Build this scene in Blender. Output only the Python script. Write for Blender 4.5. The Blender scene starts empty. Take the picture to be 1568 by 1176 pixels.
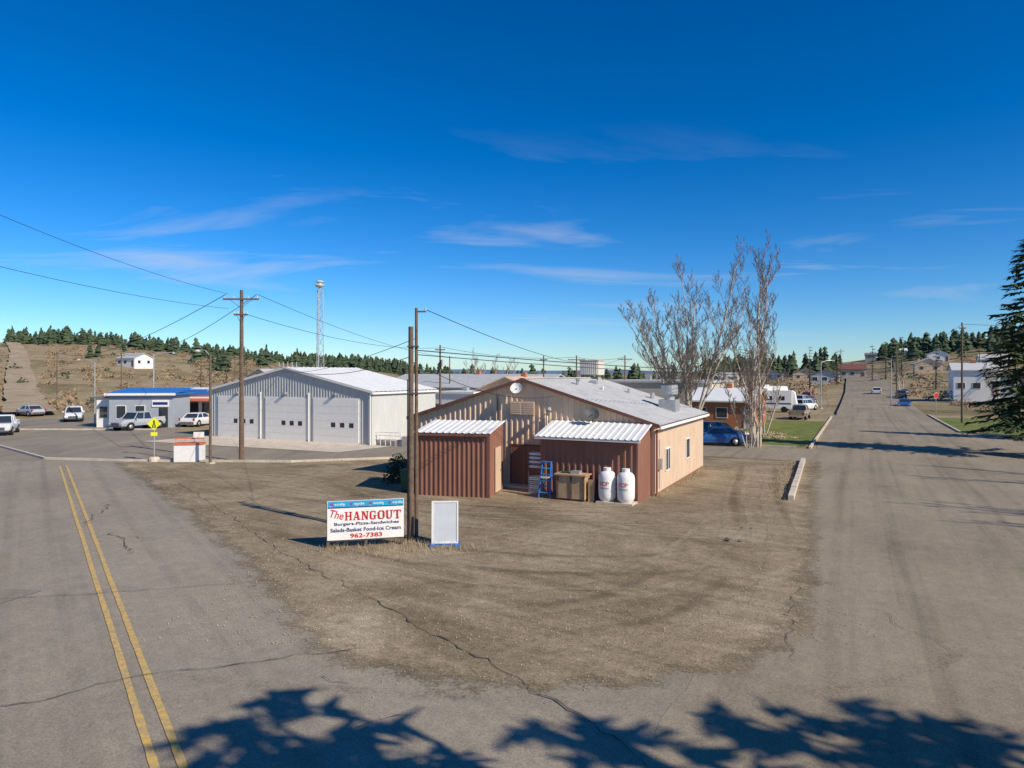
import bpy, math, random
from mathutils import Vector, Matrix, noise
random.seed(7)
R=math.radians
scene=bpy.context.scene
# ------------------------------------------------------------------ materials
MATS={}
def nt(name):
    m=bpy.data.materials.new(name); m.use_nodes=True
    t=m.node_tree; b=t.nodes['Principled BSDF']; return m,t,b
def plain(name,col,rough=.7,metal=0,var=.18,scale=3.0,bump=0,spec=.3):
    if name in MATS: return MATS[name]
    m,t,b=nt(name)
    tc=t.nodes.new('ShaderNodeTexCoord'); n=t.nodes.new('ShaderNodeTexNoise')
    n.inputs['Scale'].default_value=scale; n.inputs['Detail'].default_value=6; n.inputs['Roughness'].default_value=.65
    t.links.new(tc.outputs['Object'],n.inputs['Vector'])
    r=t.nodes.new('ShaderNodeValToRGB')
    r.color_ramp.elements[0].position=.3; r.color_ramp.elements[1].position=.7
    r.color_ramp.elements[0].color=tuple(c*(1-var) for c in col)+(1,)
    r.color_ramp.elements[1].color=tuple(min(1,c*(1+var)) for c in col)+(1,)
    t.links.new(n.outputs['Fac'],r.inputs['Fac']); t.links.new(r.outputs['Color'],b.inputs['Base Color'])
    b.inputs['Roughness'].default_value=rough; b.inputs['Metallic'].default_value=metal
    b.inputs['Specular IOR Level'].default_value=spec
    MATS[name]=m; return m
class G:
    def __init__(s,t): s.t=t; s.tc=t.nodes.new('ShaderNodeTexCoord').outputs['Object']
    def map(s,rot=0,sc=(1,1,1)):
        m=s.t.nodes.new('ShaderNodeMapping'); m.vector_type='TEXTURE'
        m.inputs['Rotation'].default_value=(0,0,rot); m.inputs['Scale'].default_value=tuple(1/c for c in sc)
        s.t.links.new(s.tc,m.inputs['Vector']); return m.outputs[0]
    def noise(s,v,sc,det=5,ro=.6,dist=0):
        n=s.t.nodes.new('ShaderNodeTexNoise'); n.inputs['Scale'].default_value=sc; n.inputs['Detail'].default_value=det
        n.inputs['Roughness'].default_value=ro; n.inputs['Distortion'].default_value=dist
        s.t.links.new(v,n.inputs['Vector']); return n.outputs['Fac']
    def ramp(s,f,stops):
        r=s.t.nodes.new('ShaderNodeValToRGB'); e=r.color_ramp.elements
        while len(e)<len(stops): e.new(.5)
        for i,(p,c) in enumerate(stops):
            e[i].position=p; e[i].color=(c if isinstance(c,tuple) else (c,c,c))+(1,)
        s.t.links.new(f,r.inputs['Fac']); return r.outputs['Color']
    def mix(s,a,b,f=None,mode='MIX',fac=1.0):
        m=s.t.nodes.new('ShaderNodeMix'); m.data_type='RGBA'; m.blend_type=mode
        for inp,val in ((m.inputs[0],f if f is not None else fac),(m.inputs[6],a),(m.inputs[7],b)):
            if isinstance(val,(int,float)): inp.default_value=val
            elif isinstance(val,tuple): inp.default_value=val+(1,)
            else: s.t.links.new(val,inp)
        return m.outputs[2]
    def math(s,op,a,b):
        n=s.t.nodes.new('ShaderNodeMath'); n.operation=op; n.use_clamp=(op=='MULTIPLY')
        for i,v in enumerate((a,b)):
            if isinstance(v,(int,float)): n.inputs[i].default_value=v
            else: s.t.links.new(v,n.inputs[i])
        return n.outputs[0]
    def bump(s,h,st,d,b):
        bp=s.t.nodes.new('ShaderNodeBump'); bp.inputs['Strength'].default_value=st; bp.inputs['Distance'].default_value=d
        s.t.links.new(h,bp.inputs['Height']); s.t.links.new(bp.outputs['Normal'],b.inputs['Normal'])
def asphalt(name,col,ang,streak=.5):
    m,t,b=nt(name); g=G(t)
    big=g.noise(g.tc,.16,5,.6,.4); st=g.noise(g.map(ang,(1.5,.035,1)),1.0,4,.6); fine=g.noise(g.tc,30,2,.8); mid=g.noise(g.tc,2.2,5,.7)
    dust=g.noise(g.map(ang,(.5,.08,1)),1.0,6,.65,.6)
    c=g.ramp(big,[(.3,tuple(x*.82 for x in col)),(.5,col),(.72,tuple(x*1.12 for x in col))])
    c=g.mix(c,g.ramp(st,[(.3,1-.34*streak),(.5,1.0),(.7,1-.1*streak)]),mode='MULTIPLY')
    c=g.mix(c,(.40,.33,.235),f=g.ramp(dust,[(.46,0.0),(.68,.55)]))
    c=g.mix(c,g.ramp(mid,[(.3,.84),(.6,1.0),(.75,1.09)]),mode='MULTIPLY')
    c=g.mix(c,g.ramp(fine,[(.3,.68),(.5,1.0),(.72,1.28)]),mode='MULTIPLY')
    t.links.new(c,b.inputs['Base Color']); b.inputs['Roughness'].default_value=.92; b.inputs['Specular IOR Level'].default_value=.15
    g.bump(fine,.4,.012,b); return m
def gravel(name,c1,c2,c3,ang,alpha=None,thr=.5,soft=.14):
    m,t,b=nt(name); g=G(t)
    big=g.noise(g.tc,.2,6,.62,1.2); st=g.noise(g.map(ang,(1.2,.11,1)),1.0,5,.65,1.2); fine=g.noise(g.tc,24,3,.85); mid=g.noise(g.tc,3.0,6,.75)
    c=g.ramp(big,[(.3,c1),(.5,c2),(.7,c3)])
    c=g.mix(c,g.ramp(st,[(.32,.78),(.5,1.0),(.66,1.16)]),mode='MULTIPLY')
    c=g.mix(c,g.ramp(mid,[(.3,.72),(.55,1.0),(.75,1.22)]),mode='MULTIPLY')
    c=g.mix(c,g.ramp(fine,[(.3,.58),(.5,1.0),(.7,1.42)]),mode='MULTIPLY')
    t.links.new(c,b.inputs['Base Color']); b.inputs['Roughness'].default_value=.95; b.inputs['Specular IOR Level'].default_value=.1
    if alpha:
        at=t.nodes.new('ShaderNodeAttribute'); at.attribute_name='fall'
        n1=g.noise(g.tc,1.1,6,.75); n2=g.noise(g.tc,14,3,.8)
        s=g.math('ADD',g.math('MULTIPLY',n1,.62),g.math('MULTIPLY',n2,.38))
        s=g.math('SUBTRACT',s,g.math('MULTIPLY',at.outputs['Fac'],.34))
        a=g.ramp(s,[(thr-.03-soft,0.0),(thr-.03,alpha)])
        t.links.new(a,b.inputs['Alpha'])
    else: g.bump(mid,.5,.06,b)
    return m
def painted_metal(name,col,stain=.5,rough=.5,metal=0):
    m,t,b=nt(name); g=G(t)
    n=g.noise(g.map(0,(1,1,.25)),2.0,7,.7); f=g.noise(g.tc,.8,5,.6)
    c=g.ramp(n,[(.3,tuple(x*(1-.35*stain) for x in col)),(.5,col),(.75,tuple(min(1,x*1.12) for x in col))])
    c=g.mix(c,g.ramp(f,[(.3,1-.2*stain),(.6,1.0)]),mode='MULTIPLY')
    t.links.new(c,b.inputs['Base Color']); b.inputs['Roughness'].default_value=rough; b.inputs['Metallic'].default_value=metal
    b.inputs['Specular IOR Level'].default_value=.3
    return m
DK=R(35); UD=R(26.5)
M_asp_l=asphalt('asphalt_highway',(.335,.285,.215),DK)
M_asp_r=asphalt('asphalt_street',(.315,.26,.185),-UD,.8)
M_asp_f=asphalt('asphalt_lot',(.29,.245,.185),0,.4)
M_conc=plain('concrete',(.60,.51,.40),.9,var=.2,scale=1.2)
gc=((.20,.15,.092),(.30,.232,.148),(.40,.322,.215))
M_grav=gravel('gravel',*gc,R(55))
M_gedge=gravel('thin_gravel_spill',*gc,R(55),alpha=1.0,thr=.42)
M_gtrack=gravel('tyre_track_light',(.36,.29,.185),(.44,.355,.235),(.5,.41,.285),R(55),alpha=.65,thr=.5)
M_gdark=gravel('tyre_track_dark',(.16,.125,.08),(.19,.15,.1),(.23,.18,.125),R(55),alpha=.3,thr=.56,soft=.2)
M_adark=gravel('asphalt_wear',(.17,.142,.108),(.19,.16,.122),(.22,.187,.145),R(55),alpha=.28,thr=.54,soft=.22)
m,t,b=nt('dry_ground'); g=G(t)
c=g.ramp(g.noise(g.tc,.035,8,.65,.5),[(.3,(.14,.125,.055)),(.43,(.26,.205,.115)),(.56,(.36,.285,.17)),(.7,(.23,.165,.1))])
c=g.mix(c,g.ramp(g.noise(g.tc,.5,7,.8),[(.3,.5),(.5,1.0),(.72,1.3)]),mode='MULTIPLY')
t.links.new(c,b.inputs['Base Color']); b.inputs['Roughness'].default_value=1; b.inputs['Specular IOR Level'].default_value=.05
M_ground=m
def earth(name,a,bb,c_,s=.6):
    m,t,b=nt(name); g=G(t)
    c=g.ramp(g.noise(g.tc,s,7,.7),[(.3,a),(.5,bb),(.7,c_)])
    c=g.mix(c,g.ramp(g.noise(g.tc,s*15,5,.8),[(.3,.6),(.5,1.0),(.7,1.3)]),mode='MULTIPLY')
    t.links.new(c,b.inputs['Base Color']); b.inputs['Roughness'].default_value=1; b.inputs['Specular IOR Level'].default_value=.05; return m
M_verge=earth('dirt_verge',(.18,.13,.075),(.28,.215,.13),(.37,.3,.185))
M_dirt=earth('pale_dirt',(.26,.2,.125),(.39,.305,.2),(.48,.385,.26),.3)
M_lawn=earth('lawn_grass',(.10,.13,.03),(.16,.19,.055),(.29,.26,.11),.5)
m,t,b=nt('worn_yellow_paint'); g=G(t)
c=g.mix((.72,.44,.08),(.34,.285,.195),f=g.ramp(g.noise(g.tc,7,7,.85),[(.42,0.05),(.6,.95)]))
t.links.new(c,b.inputs['Base Color']); b.inputs['Roughness'].default_value=.85
M_yel=m
M_crack=plain('crack_tar',(.10,.085,.068),.9)
M_tan=painted_metal('tan_metal_siding',(.84,.60,.39),.35)
M_tan2=painted_metal('pink_tan_siding',(.70,.51,.35),.4)
M_brn=painted_metal('brown_metal_siding',(.29,.135,.09),.5)
M_trim=plain('brown_trim',(.2,.09,.065),.6)
M_roofg=painted_metal('galvanized_roof',(.54,.53,.50),.6,.5)
M_roofw=painted_metal('white_metal_roof',(.82,.81,.77),.25,.45)
M_grey=painted_metal('grey_metal_siding',(.48,.49,.46),.2)
M_greyl=painted_metal('pale_grey_siding',(.58,.58,.54),.15)
M_white=plain('white_paint',(.84,.81,.75),.55,var=.06)
M_whdoor=plain('white_overhead_door',(.93,.88,.77),.5,var=.04)
M_glass=plain('window_glass',(.03,.04,.05),.08,spec=.8,var=.1)
M_wood=plain('weathered_pole_wood',(.16,.11,.075),.95,var=.3,scale=6)
M_ply=plain('plywood',(.48,.32,.18),.85,var=.25,scale=2)
M_blk=plain('black_rubber',(.02,.02,.02),.8)
M_steel=plain('galvanized_steel',(.5,.5,.48),.45,metal=.5)
M_dksteel=plain('dark_steel',(.09,.09,.095),.6)
M_wire=plain('wire',(.03,.03,.032),.8)
M_red=plain('red_paint',(.55,.02,.02),.5,var=.05)
M_navy=plain('navy_paint',(.02,.035,.16),.5,var=.05)
M_blue=plain('blue_paint',(.03,.17,.5),.5,var=.12)
M_pblue=plain('pale_blue_panel',(.60,.62,.64),.6,var=.06)
M_ltblue=plain('cyan_panel',(.03,.36,.62),.5,var=.1)
M_orange=plain('orange_red_paint',(.66,.17,.07),.6,var=.1)
M_yg=plain('fluorescent_yellow',(.8,.8,.03),.5,var=.03)
M_green=plain('green_plastic',(.03,.10,.05),.6)
M_brick=plain('orange_brick',(.46,.17,.08),.9,var=.25,scale=8)
M_bark=plain('grey_bark',(.52,.44,.35),.95,var=.3,scale=5)
M_twig=plain('twig_bark',(.40,.31,.225),.95,var=.25,scale=5)
M_barkd=plain('pine_bark',(.12,.08,.055),.95)
M_need=plain('pine_needles',(.085,.12,.045),.8,var=.5,scale=1.2)
M_needd=plain('distant_needles',(.06,.085,.042),.9,var=.45,scale=.12)
M_shrub=plain('bare_shrub',(.29,.2,.12),.95,var=.45,scale=.3)
M_straw=plain('straw_grass',(.44,.34,.2),.95,var=.3,scale=3)
M_evg=plain('juniper_leaves',(.05,.075,.035),.9,var=.5,scale=4)
M_peb=plain('pebbles',(.38,.32,.245),.95,var=.5,scale=7)
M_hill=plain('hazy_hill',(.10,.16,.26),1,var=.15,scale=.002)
M_roofd=plain('dark_shingle',(.16,.15,.14),.9,var=.2)
M_sidb=plain('slate_blue_siding',(.36,.39,.42),.7,var=.1)
M_beige=plain('beige_siding',(.58,.49,.37),.8,var=.1)
M_lens=plain('red_lens',(.35,.01,.01),.3)
M_lamp=plain('clear_lens',(.7,.7,.65),.15)
# ------------------------------------------------------------------ mesh builder
class Thing:
    def __init__(s,name,loc=(0,0,0),rot=0):
        s.name=name; s.loc=Vector(loc); s.rot=rot; s.parts={}; s.extra=[]
    def _p(s,p):
        if p not in s.parts: s.parts[p]=([],[],[],[])
        return s.parts[p]
    def add(s,part,mat,vs,fs):
        V,F,MI,ML=s._p(part)
        if mat not in ML: ML.append(mat)
        mi=ML.index(mat); o=len(V); V.extend([tuple(v) for v in vs])
        for f in fs: F.append(tuple(i+o for i in f)); MI.append(mi)
    def box(s,part,mat,x0,x1,y0,y1,z0,z1,M=None):
        vs=[Vector(p) for p in((x0,y0,z0),(x1,y0,z0),(x1,y1,z0),(x0,y1,z0),(x0,y0,z1),(x1,y0,z1),(x1,y1,z1),(x0,y1,z1))]
        if M is not None: vs=[M@v for v in vs]
        s.add(part,mat,vs,[(3,2,1,0),(4,5,6,7),(0,1,5,4),(1,2,6,5),(2,3,7,6),(3,0,4,7)])
    def tube(s,part,mat,p0,p1,r0,r1=None,n=8,cap=True):
        r1=r0 if r1 is None else r1
        p0=Vector(p0);p1=Vector(p1);d=(p1-p0)
        if d.length<1e-6:return
        d.normalize(); a=d.orthogonal().normalized(); b=d.cross(a)
        vs=[];fs=[]
        for p,r in((p0,r0),(p1,r1)):
            for i in range(n):
                t=2*math.pi*i/n; vs.append(p+a*math.cos(t)*r+b*math.sin(t)*r)
        for i in range(n):
            j=(i+1)%n; fs.append((i,j,n+j,n+i))
        if cap: fs.append(tuple(range(n-1,-1,-1))); fs.append(tuple(range(n,2*n)))
        s.add(part,mat,vs,fs)
    def lathe(s,part,mat,c,prof,n=20):
        vs=[];fs=[]
        for (r,z) in prof:
            for i in range(n):
                t=2*math.pi*i/n; vs.append((c[0]+r*math.cos(t),c[1]+r*math.sin(t),c[2]+z))
        for k in range(len(prof)-1):
            for i in range(n):
                j=(i+1)%n; fs.append((k*n+i,k*n+j,(k+1)*n+j,(k+1)*n+i))
        fs.append(tuple(range(n-1,-1,-1))); k=len(prof)-1; fs.append(tuple(k*n+i for i in range(n)))
        s.add(part,mat,vs,fs)
    def rib(s,part,mat,A0,A1,B0,B1,pitch=.3,depth=.03,nrm=None):
        A0,A1,B0,B1=map(Vector,(A0,A1,B0,B1))
        nrm=(A1-A0).cross(B0-A0).normalized() if nrm is None else Vector(nrm)
        L=(A1-A0).length; n=max(1,round(L/pitch)); st=[]
        for i in range(n):
            for f,dd in((0,0),(.55,0),(.65,1),(.9,1)): st.append(((i+f)/n,dd))
        st.append((1,0)); vs=[];fs=[]
        for f,dd in st:
            o=nrm*depth*dd; vs.append(A0.lerp(A1,f)+o); vs.append(B0.lerp(B1,f)+o)
        for i in range(len(st)-1): fs.append((2*i,2*i+2,2*i+3,2*i+1))
        s.add(part,mat,vs,fs)
    def poly(s,part,mat,pts): s.add(part,mat,pts,[tuple(range(len(pts)))])
    def done(s,smooth=()):
        objs=[]
        for p,(V,F,MI,ML) in s.parts.items():
            me=bpy.data.meshes.new(p); me.from_pydata(V,[],F); 
            for m in ML: me.materials.append(m)
            me.polygons.foreach_set('material_index',MI)
            if p in smooth or smooth=='all': me.polygons.foreach_set('use_smooth',[True]*len(F))
            me.update(); o=bpy.data.objects.new(p,me); objs.append(o)
        objs+=s.extra
        if len(objs)==1:
            o=objs[0]; o.name=s.name; o.data.name=s.name; o.location=s.loc; o.rotation_euler=(0,0,s.rot); scene.collection.objects.link(o); return o
        e=bpy.data.objects.new(s.name,None); e.location=s.loc; e.rotation_euler=(0,0,s.rot); e.empty_display_size=.3; scene.collection.objects.link(e)
        for o in objs: scene.collection.objects.link(o); o.parent=e
        return e
def sm(a,b,x):
    t=max(0,min(1,(x-a)/(b-a))); return t*t*(3-2*t)
def hgt(x,y):
    d=math.hypot(x,y)
    if d<105: return 0.0
    th=math.atan2(x,y)
    HL=sm(.04,.22,-th)*(8+15*sm(.2,.58,-th)); HR=sm(.17,.32,th)*(6+17*sm(.3,.66,th))
    h=(HL+HR)*sm(105,520,d)
    h+=sm(140,300,d)*(2.2*noise.noise(Vector((x*.012,y*.012,0)))+1.0*noise.noise(Vector((x*.04,y*.04,4))))
    if abs(th)<.2: h-=2*sm(150,400,d)*(1-abs(th)/.2)
    return h
# ------------------------------------------------------------------ terrain
gt=Thing('ground'); rad=[0]+[i*10 for i in range(1,11)]+[100+i*10 for i in range(1,50)]
r=rad[-1]
while r<9000: r*=1.16; rad.append(r)
NA=360; vs=[(0,0,0)];fs=[]
for r in rad[1:]:
    for i in range(NA):
        a=2*math.pi*i/NA; x=r*math.sin(a); y=r*math.cos(a); vs.append((x,y,hgt(x,y)))
for i in range(NA): fs.append((0,1+(i+1)%NA,1+i))
for k in range(len(rad)-2):
    o=1+k*NA
    for i in range(NA):
        j=(i+1)%NA; fs.append((o+i,o+j,o+NA+j,o+NA+i))
gt.add('ground',M_ground,vs,fs); gt.done('all')
def ragged(pts,amp,step=.6):
    out=[]
    for i in range(len(pts)):
        a=Vector(pts[i]);b=Vector(pts[(i+1)%len(pts)]); n=max(1,int((b-a).length/step)); nn=Vector((-(b-a).y,(b-a).x)).normalized()
        for k in range(n):
            p=a.lerp(b,k/n); s=noise.noise(Vector((p.x*.9,p.y*.9,3)))+.5*noise.noise(Vector((p.x*2.7,p.y*2.7,9)))
            out.append(p+nn*amp*s)
    return out
from mathutils.geometry import tessellate_polygon
def sheet(name,mat,pts,z,rag=0):
    if rag: pts=ragged(pts,rag)
    P=[Vector((p[0],p[1],0)) for p in pts]; tr=tessellate_polygon([P])
    T=Thing(name); fs=[]
    for a,b,c in tr:
        n=(P[b]-P[a]).cross(P[c]-P[a]).z
        fs.append((a,b,c) if n>0 else (a,c,b))
    T.add(name,mat,[(p.x,p.y,z) for p in P],fs); return T.done()
def ab(a,b): return (a*.895+b*.446, -a*.446+b*.895)
def ribbon(name,mat,pts,w,dz,far=.22,wob=0):
    vs=[];fs=[];P=[Vector(p) for p in pts]; Q=[]
    for i in range(len(P)-1):
        n=max(1,int((P[i+1]-P[i]).length/5))
        for k in range(n): Q.append(P[i].lerp(P[i+1],k/n))
    Q.append(P[-1])
    for i,p in enumerate(Q):
        d=(Q[min(i+1,len(Q)-1)]-Q[max(i-1,0)]).normalized(); nn=Vector((d.y,-d.x))
        for s in (-1,-.33,.33,1):
            q=p+nn*s*w/2*(1+wob*noise.noise(Vector((i*.4,s*3,0)))); z=hgt(q.x,q.y); vs.append((q.x,q.y,z+(dz if z==0 else dz+far)))
    for i in range(len(Q)-1):
        for k in range(3): fs.append((i*4+k,i*4+k+1,i*4+5+k,i*4+4+k))
    T=Thing(name); T.add(name,mat,vs,fs); return T.done('all')
def smooth_path(pts,step=.5):
    P=[Vector(p) for p in pts]; P=[P[0]*2-P[1]]+P+[P[-1]*2-P[-2]]; Q=[]
    for i in range(1,len(P)-2):
        n=max(2,int((P[i+1]-P[i]).length/step))
        for k in range(n):
            t=k/n; a,b,c,e=P[i-1],P[i],P[i+1],P[i+2]
            Q.append(.5*((2*b)+(c-a)*t+(2*a-5*b+4*c-e)*t*t+(3*b-a-3*c+e)*t**3))
    Q.append(P[-2]); return Q
def strips(name,mat,items,z):
    vs=[];fs=[];fa=[]; zi=z
    for (path,offs,fal,endfade) in items:
        Q=path; n=len(Q); o0=len(vs); m=len(offs); zi+=.0002
        for i,p in enumerate(Q):
            d=(Q[min(i+1,n-1)]-Q[max(i-1,0)])
            d=d.normalized() if d.length>1e-6 else Vector((1,0)); nn=Vector((d.y,-d.x))
            ef=0
            if endfade: e=min(i,n-1-i)/max(1,n*.22); ef=max(0,1-e)
            for k in range(m):
                q=p+nn*offs[k]; vs.append((q.x,q.y,zi)); fa.append(min(1.6,fal[k]+ef))
        for i in range(n-1):
            for k in range(m-1): fs.append((o0+i*m+k,o0+i*m+k+1,o0+(i+1)*m+k+1,o0+(i+1)*m+k))
    me=bpy.data.meshes.new(name); me.from_pydata(vs,[],fs); me.materials.append(mat)
    at=me.attributes.new('fall','FLOAT','POINT'); at.data.foreach_set('value',fa)
    o=bpy.data.objects.new(name,me); scene.collection.objects.link(o); return o
d=Vector((-.57,.82)); n=Vector((.82,.57)); C0=Vector((-4.96,10))
def hw(s,o): q=C0+d*s+n*o; return (q.x,q.y)
sheet('dirt_road_shoulder',M_verge,[hw(-40,-12),hw(46,-12),hw(46,-2.9),hw(-40,-2.9)],.003)
sheet('intersection_pavement',M_asp_f,[(-29,42),(-24,44.2),(-14,44.3),(-7.2,46.4),(-7.2,54),(-11,56),(-27,64),(-33,68),(-36,76),(-52,96),(-62,108),(-78,108),(-66,92),(-64,78),(-80,72),(-90,66),(-60,52),(-40,47)],.006,.5)
sheet('highway_road',M_asp_l,[hw(-45,-3.3),hw(44,-3.3),hw(44,4.8),hw(6,4.9),(-1,14.5),(5,14),(9,17),(16,8),(24,-20),hw(-45,9)],.012,.18)
sheet('side_street_road',M_asp_r,[ab(-3.0,-35),ab(-2.7,48.6),ab(-26,48.6),ab(-27,56.6),ab(-2.7,56.6),ab(-2.7,104),ab(8.3,104),ab(8.6,78),ab(16,73),ab(60,73),ab(60,52),ab(16,50),ab(12,40),ab(11,-35)],.018,.15)
ribbon('side_street_hill_road',M_asp_r,[ab(2.8,103),ab(2.8,180),ab(2.2,250),ab(.5,320),ab(-5,400),ab(-14,470),ab(-26,530)],10.6,.02,.35)
ribbon('dirt_hill_road',M_dirt,[(-64,92),(-99,140),(-151,212),(-214,300),(-290,400),(-375,520)],6.0,.03,.6,.3)
lot=[(-24.6,44.6),(-17.6,35.6),(-11.4,27.1),(-7.6,21.7),(-5.05,17.6),(-3.1,14.6),(-1.08,13.6),(1.09,13.4),(2.8,13.7),(4.33,14.5),(5.6,15.7),(6.8,17.9),(8.9,22.5),(12.3,30.5),(19.0,45.0),ab(-3.2,48.4),ab(-27,48.4),(-7.6,46.0),(-14,44.0)]
sheet('gravel_lot',M_grav,lot,.024,.3)
ep=smooth_path(lot[:15],.35)
strips('gravel_spill_margin',M_gedge,[(ep,[-.5,0,.5,1.1,1.7],[0,0,.35,.8,1.3],False)],.029)
def pair(pts,g=.8,w=.22):
    P=smooth_path(pts,.5); out=[]
    for s in(-g,g): out.append((P,[s-w-.12,s-.08,s+.08,s+w+.12],[1.3,.1,.1,1.3],True))
    return out
tr=[]
for pts in ([(7.5,20),(9.8,26),(11.5,32),(14.2,39),(17.5,47)],[(5.2,17),(8.5,25),(10.4,31),(13,38),(15,47)],[(-12,32),(-5,27.5),(3,25.5),(9,24.5),(12,27)],[(-9,26),(-3,20.5),(3,19),(8,21)],
            [(-4,16.5),(0,17),(4,19.5),(8,26),(10.5,31)],[(-6,21),(-1,23),(4,27),(6,29)],[(-19,40),(-12,37),(-8,33),(-6,28),(-4,25.5)],[(-10,30),(-3,29.2),(3,28.6),(9,30)],[(-20,43),(-13,40),(-8,41),(-4,44)],[(-15,34),(-9,29.5),(-6,26),(-4,24.5)]):
    tr+=pair(pts)
strips('light_tyre_tracks',M_gtrack,tr,.034)
tr=[]
for pts in ([(8.2,22),(9.9,27.5),(11.6,33),(14.6,41),(16.6,47)],[(-8,25),(-2,21.4),(4,20.6),(8,23)],[(-1,15.5),(3,17),(6,21)],[(-14,35),(-6,30.5),(2,27.6),(9,26.6)]):
    tr+=pair(pts,.95,.4)
strips('dark_tyre_tracks',M_gdark,tr,.040)
tr=[]
for o in(-2.2,-1.0,1.6,3.0): tr.append((smooth_path([hw(-20,o),hw(0,o+.1),hw(20,o-.1),hw(43,o)],1.5),[-.4,-.1,.1,.4],[1.3,.5,.5,1.3],False))
for a in(-.6,1.2,4.2,6.2): tr.append((smooth_path([ab(a+.5,5),ab(a,25),ab(a+.1,60),ab(a,100)],1.5),[-.5,-.1,.1,.5],[1.3,.45,.45,1.3],False))
for o0 in((-6,2.5),(2,5.5)): tr.append((smooth_path([(-11+o0[0]*.3,14),(-4,12.6),(3,11.6+o0[1]*.1),(9,14),(12,20)],1.0),[-.4,-.1,.1,.4],[1.3,.55,.55,1.3],True))
strips('wheel_path_wear',M_adark,tr,.0205)
sheet('asphalt_repair_patch',M_asp_f,[(-14.2,17.0),(-12.6,17.1),(-12.3,18.1),(-14.3,18.4)],.0235,.1)
sheet('concrete_apron',M_conc,[(-12.5,49.8),(-9.5,53.8),(-11.6,55.3),(-27.4,63.2),(-31,58.0)],.03)
T=Thing('yellow_centre_line')
for o in(-.17,.17):
    vs=[];fs=[]
    for i in range(230):
        s=-30+i*.31
        if s>40: break
        w=.06+.016*noise.noise(Vector((s*2,o,0))); j=.012*noise.noise(Vector((s*.3,o*9,5)))
        vs+= [(*hw(s,o-w+j),.027),(*hw(s,o+w+j),.027)]
    for i in range(len(vs)//2-1): fs.append((2*i,2*i+1,2*i+3,2*i+2))
    T.add('l',M_yel,vs,fs)
T.done()
T=Thing('pavement_cracks')
def crack(pts,w,z=.044,j=.12):
    P=[Vector(p) for p in pts];Q=[]
    for i in range(len(P)-1):
        k=max(2,int((P[i+1]-P[i]).length/.2))
        Q+=[P[i].lerp(P[i+1],q/k) for q in range(k)]
    Q.append(P[-1]);vs=[]
    for i,p in enumerate(Q):
        dd=(Q[min(i+1,len(Q)-1)]-Q[max(i-1,0)]).normalized();nn=Vector((dd.y,-dd.x))
        p=p+nn*j*(noise.noise(Vector((p.x*1.3,p.y*1.3,5)))+.6*noise.noise(Vector((p.x*5,p.y*5,7)))+.3*noise.noise(Vector((p.x*13,p.y*13,7))))
        ww=w*(.15+.9*abs(noise.noise(Vector((p.x*3,p.y*3,1)))+.3))
        a=p+nn*ww/2;b=p-nn*ww/2; vs+=[(a.x,a.y,z),(b.x,b.y,z)]
    T.add('c',M_crack,vs,[(2*i,2*i+1,2*i+3,2*i+2) for i in range(len(Q)-1)])
crack([(-12.8,17.4),(-10.5,17.9),(-6.5,19)],.035); crack([(-9.5,11.6),(-8.2,12),(-7,13),(-5.2,13.6),(-3.3,14.2)],.035)
crack([(-17.4,36),(-11.3,27.7),(-7.7,22.5),(-3.7,17.6),(-1.94,15.4),(.07,12.9),(1.5,11),(2.2,9)],.045,.044,.2)
crack([(-14.2,24.9),(-13.4,23.5),(-12.6,22.9),(-12.2,21.7)],.07,.044,.5);crack([(-13.2,24.2),(-12.4,23.4)],.05,.044,.4)
crack([(-2.5,11.1),(-2.3,11.35),(-1.67,11.5)],.03);crack([(-3.5,13.0),(-3.3,12.8),(-3.0,12.7)],.05)
crack([(-17.5,30),(-16.6,27.6),(-16,26)],.06,.044,.5); crack([(5.6,13.6),(6.2,15.5),(7.6,18.6)],.03,.044,.3); crack([(9,14.2),(8.6,15.3),(8.8,16.4)],.03,.044,.3)
crack([(-21,33),(-17,34.6),(-14,33)],.035)
T.done()
T=Thing('concrete_kerb')
def kerb(p0,p1,w=.18,h=.14,mat=M_conc):
    p0=Vector(p0);p1=Vector(p1);dd=(p1-p0).normalized();nn=Vector((dd.y,-dd.x))*w/2
    q=[p0-nn,p0+nn,p1+nn,p1-nn]
    T.add('k',mat,[(v.x,v.y,0) for v in q]+[(v.x,v.y,h) for v in q],[(4,5,6,7),(0,1,5,4),(1,2,6,5),(2,3,7,6),(3,0,4,7)])
for i in range(6):
    p=Vector((12.45,30.9)).lerp(Vector((18.9,44.9)),i/6); q=Vector((12.45,30.9)).lerp(Vector((18.9,44.9)),(i+.985)/6); kerb(p,q,.24,.26+.03*math.sin(i*2))
kerb(ab(-3.2,57),ab(-3.0,100)); kerb(ab(-26,57),ab(-4.2,57)); kerb(ab(8.9,79),ab(8.7,110)); kerb(ab(8.9,79),ab(13,75)); kerb(ab(13,75),ab(40,75))
kerb((-31,46),(-25,44.9));kerb((-25,44.9),(-14.2,44.4));kerb((-40,54),(-31,46)); kerb((-14.2,44.4),(-8,46.3))
kerb((-58,70),(-36,70)); T.done()
sheet('corner_lawn',M_lawn,[ab(-24,58),ab(-3.4,58),ab(-3.4,90),ab(-24,90)],.012)
sheet('roadside_lawn',M_lawn,[ab(9,79),ab(13,75.2),ab(60,75.2),ab(60,100),ab(18,105),ab(9,104)],.035)
T=Thing('loose_gravel'); edge=ragged(lot[:15],.3,.5)
def peb(x,y,s):
    vs=[(x+s*random.uniform(.6,1)*math.cos(a),y+s*random.uniform(.6,1)*math.sin(a),.03) for a in (0,1.57,3.14,4.7)]+[(x,y,.034+s*.7)]
    T.add('p',M_peb,vs,[(0,1,4),(1,2,4),(2,3,4),(3,0,4)])
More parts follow.
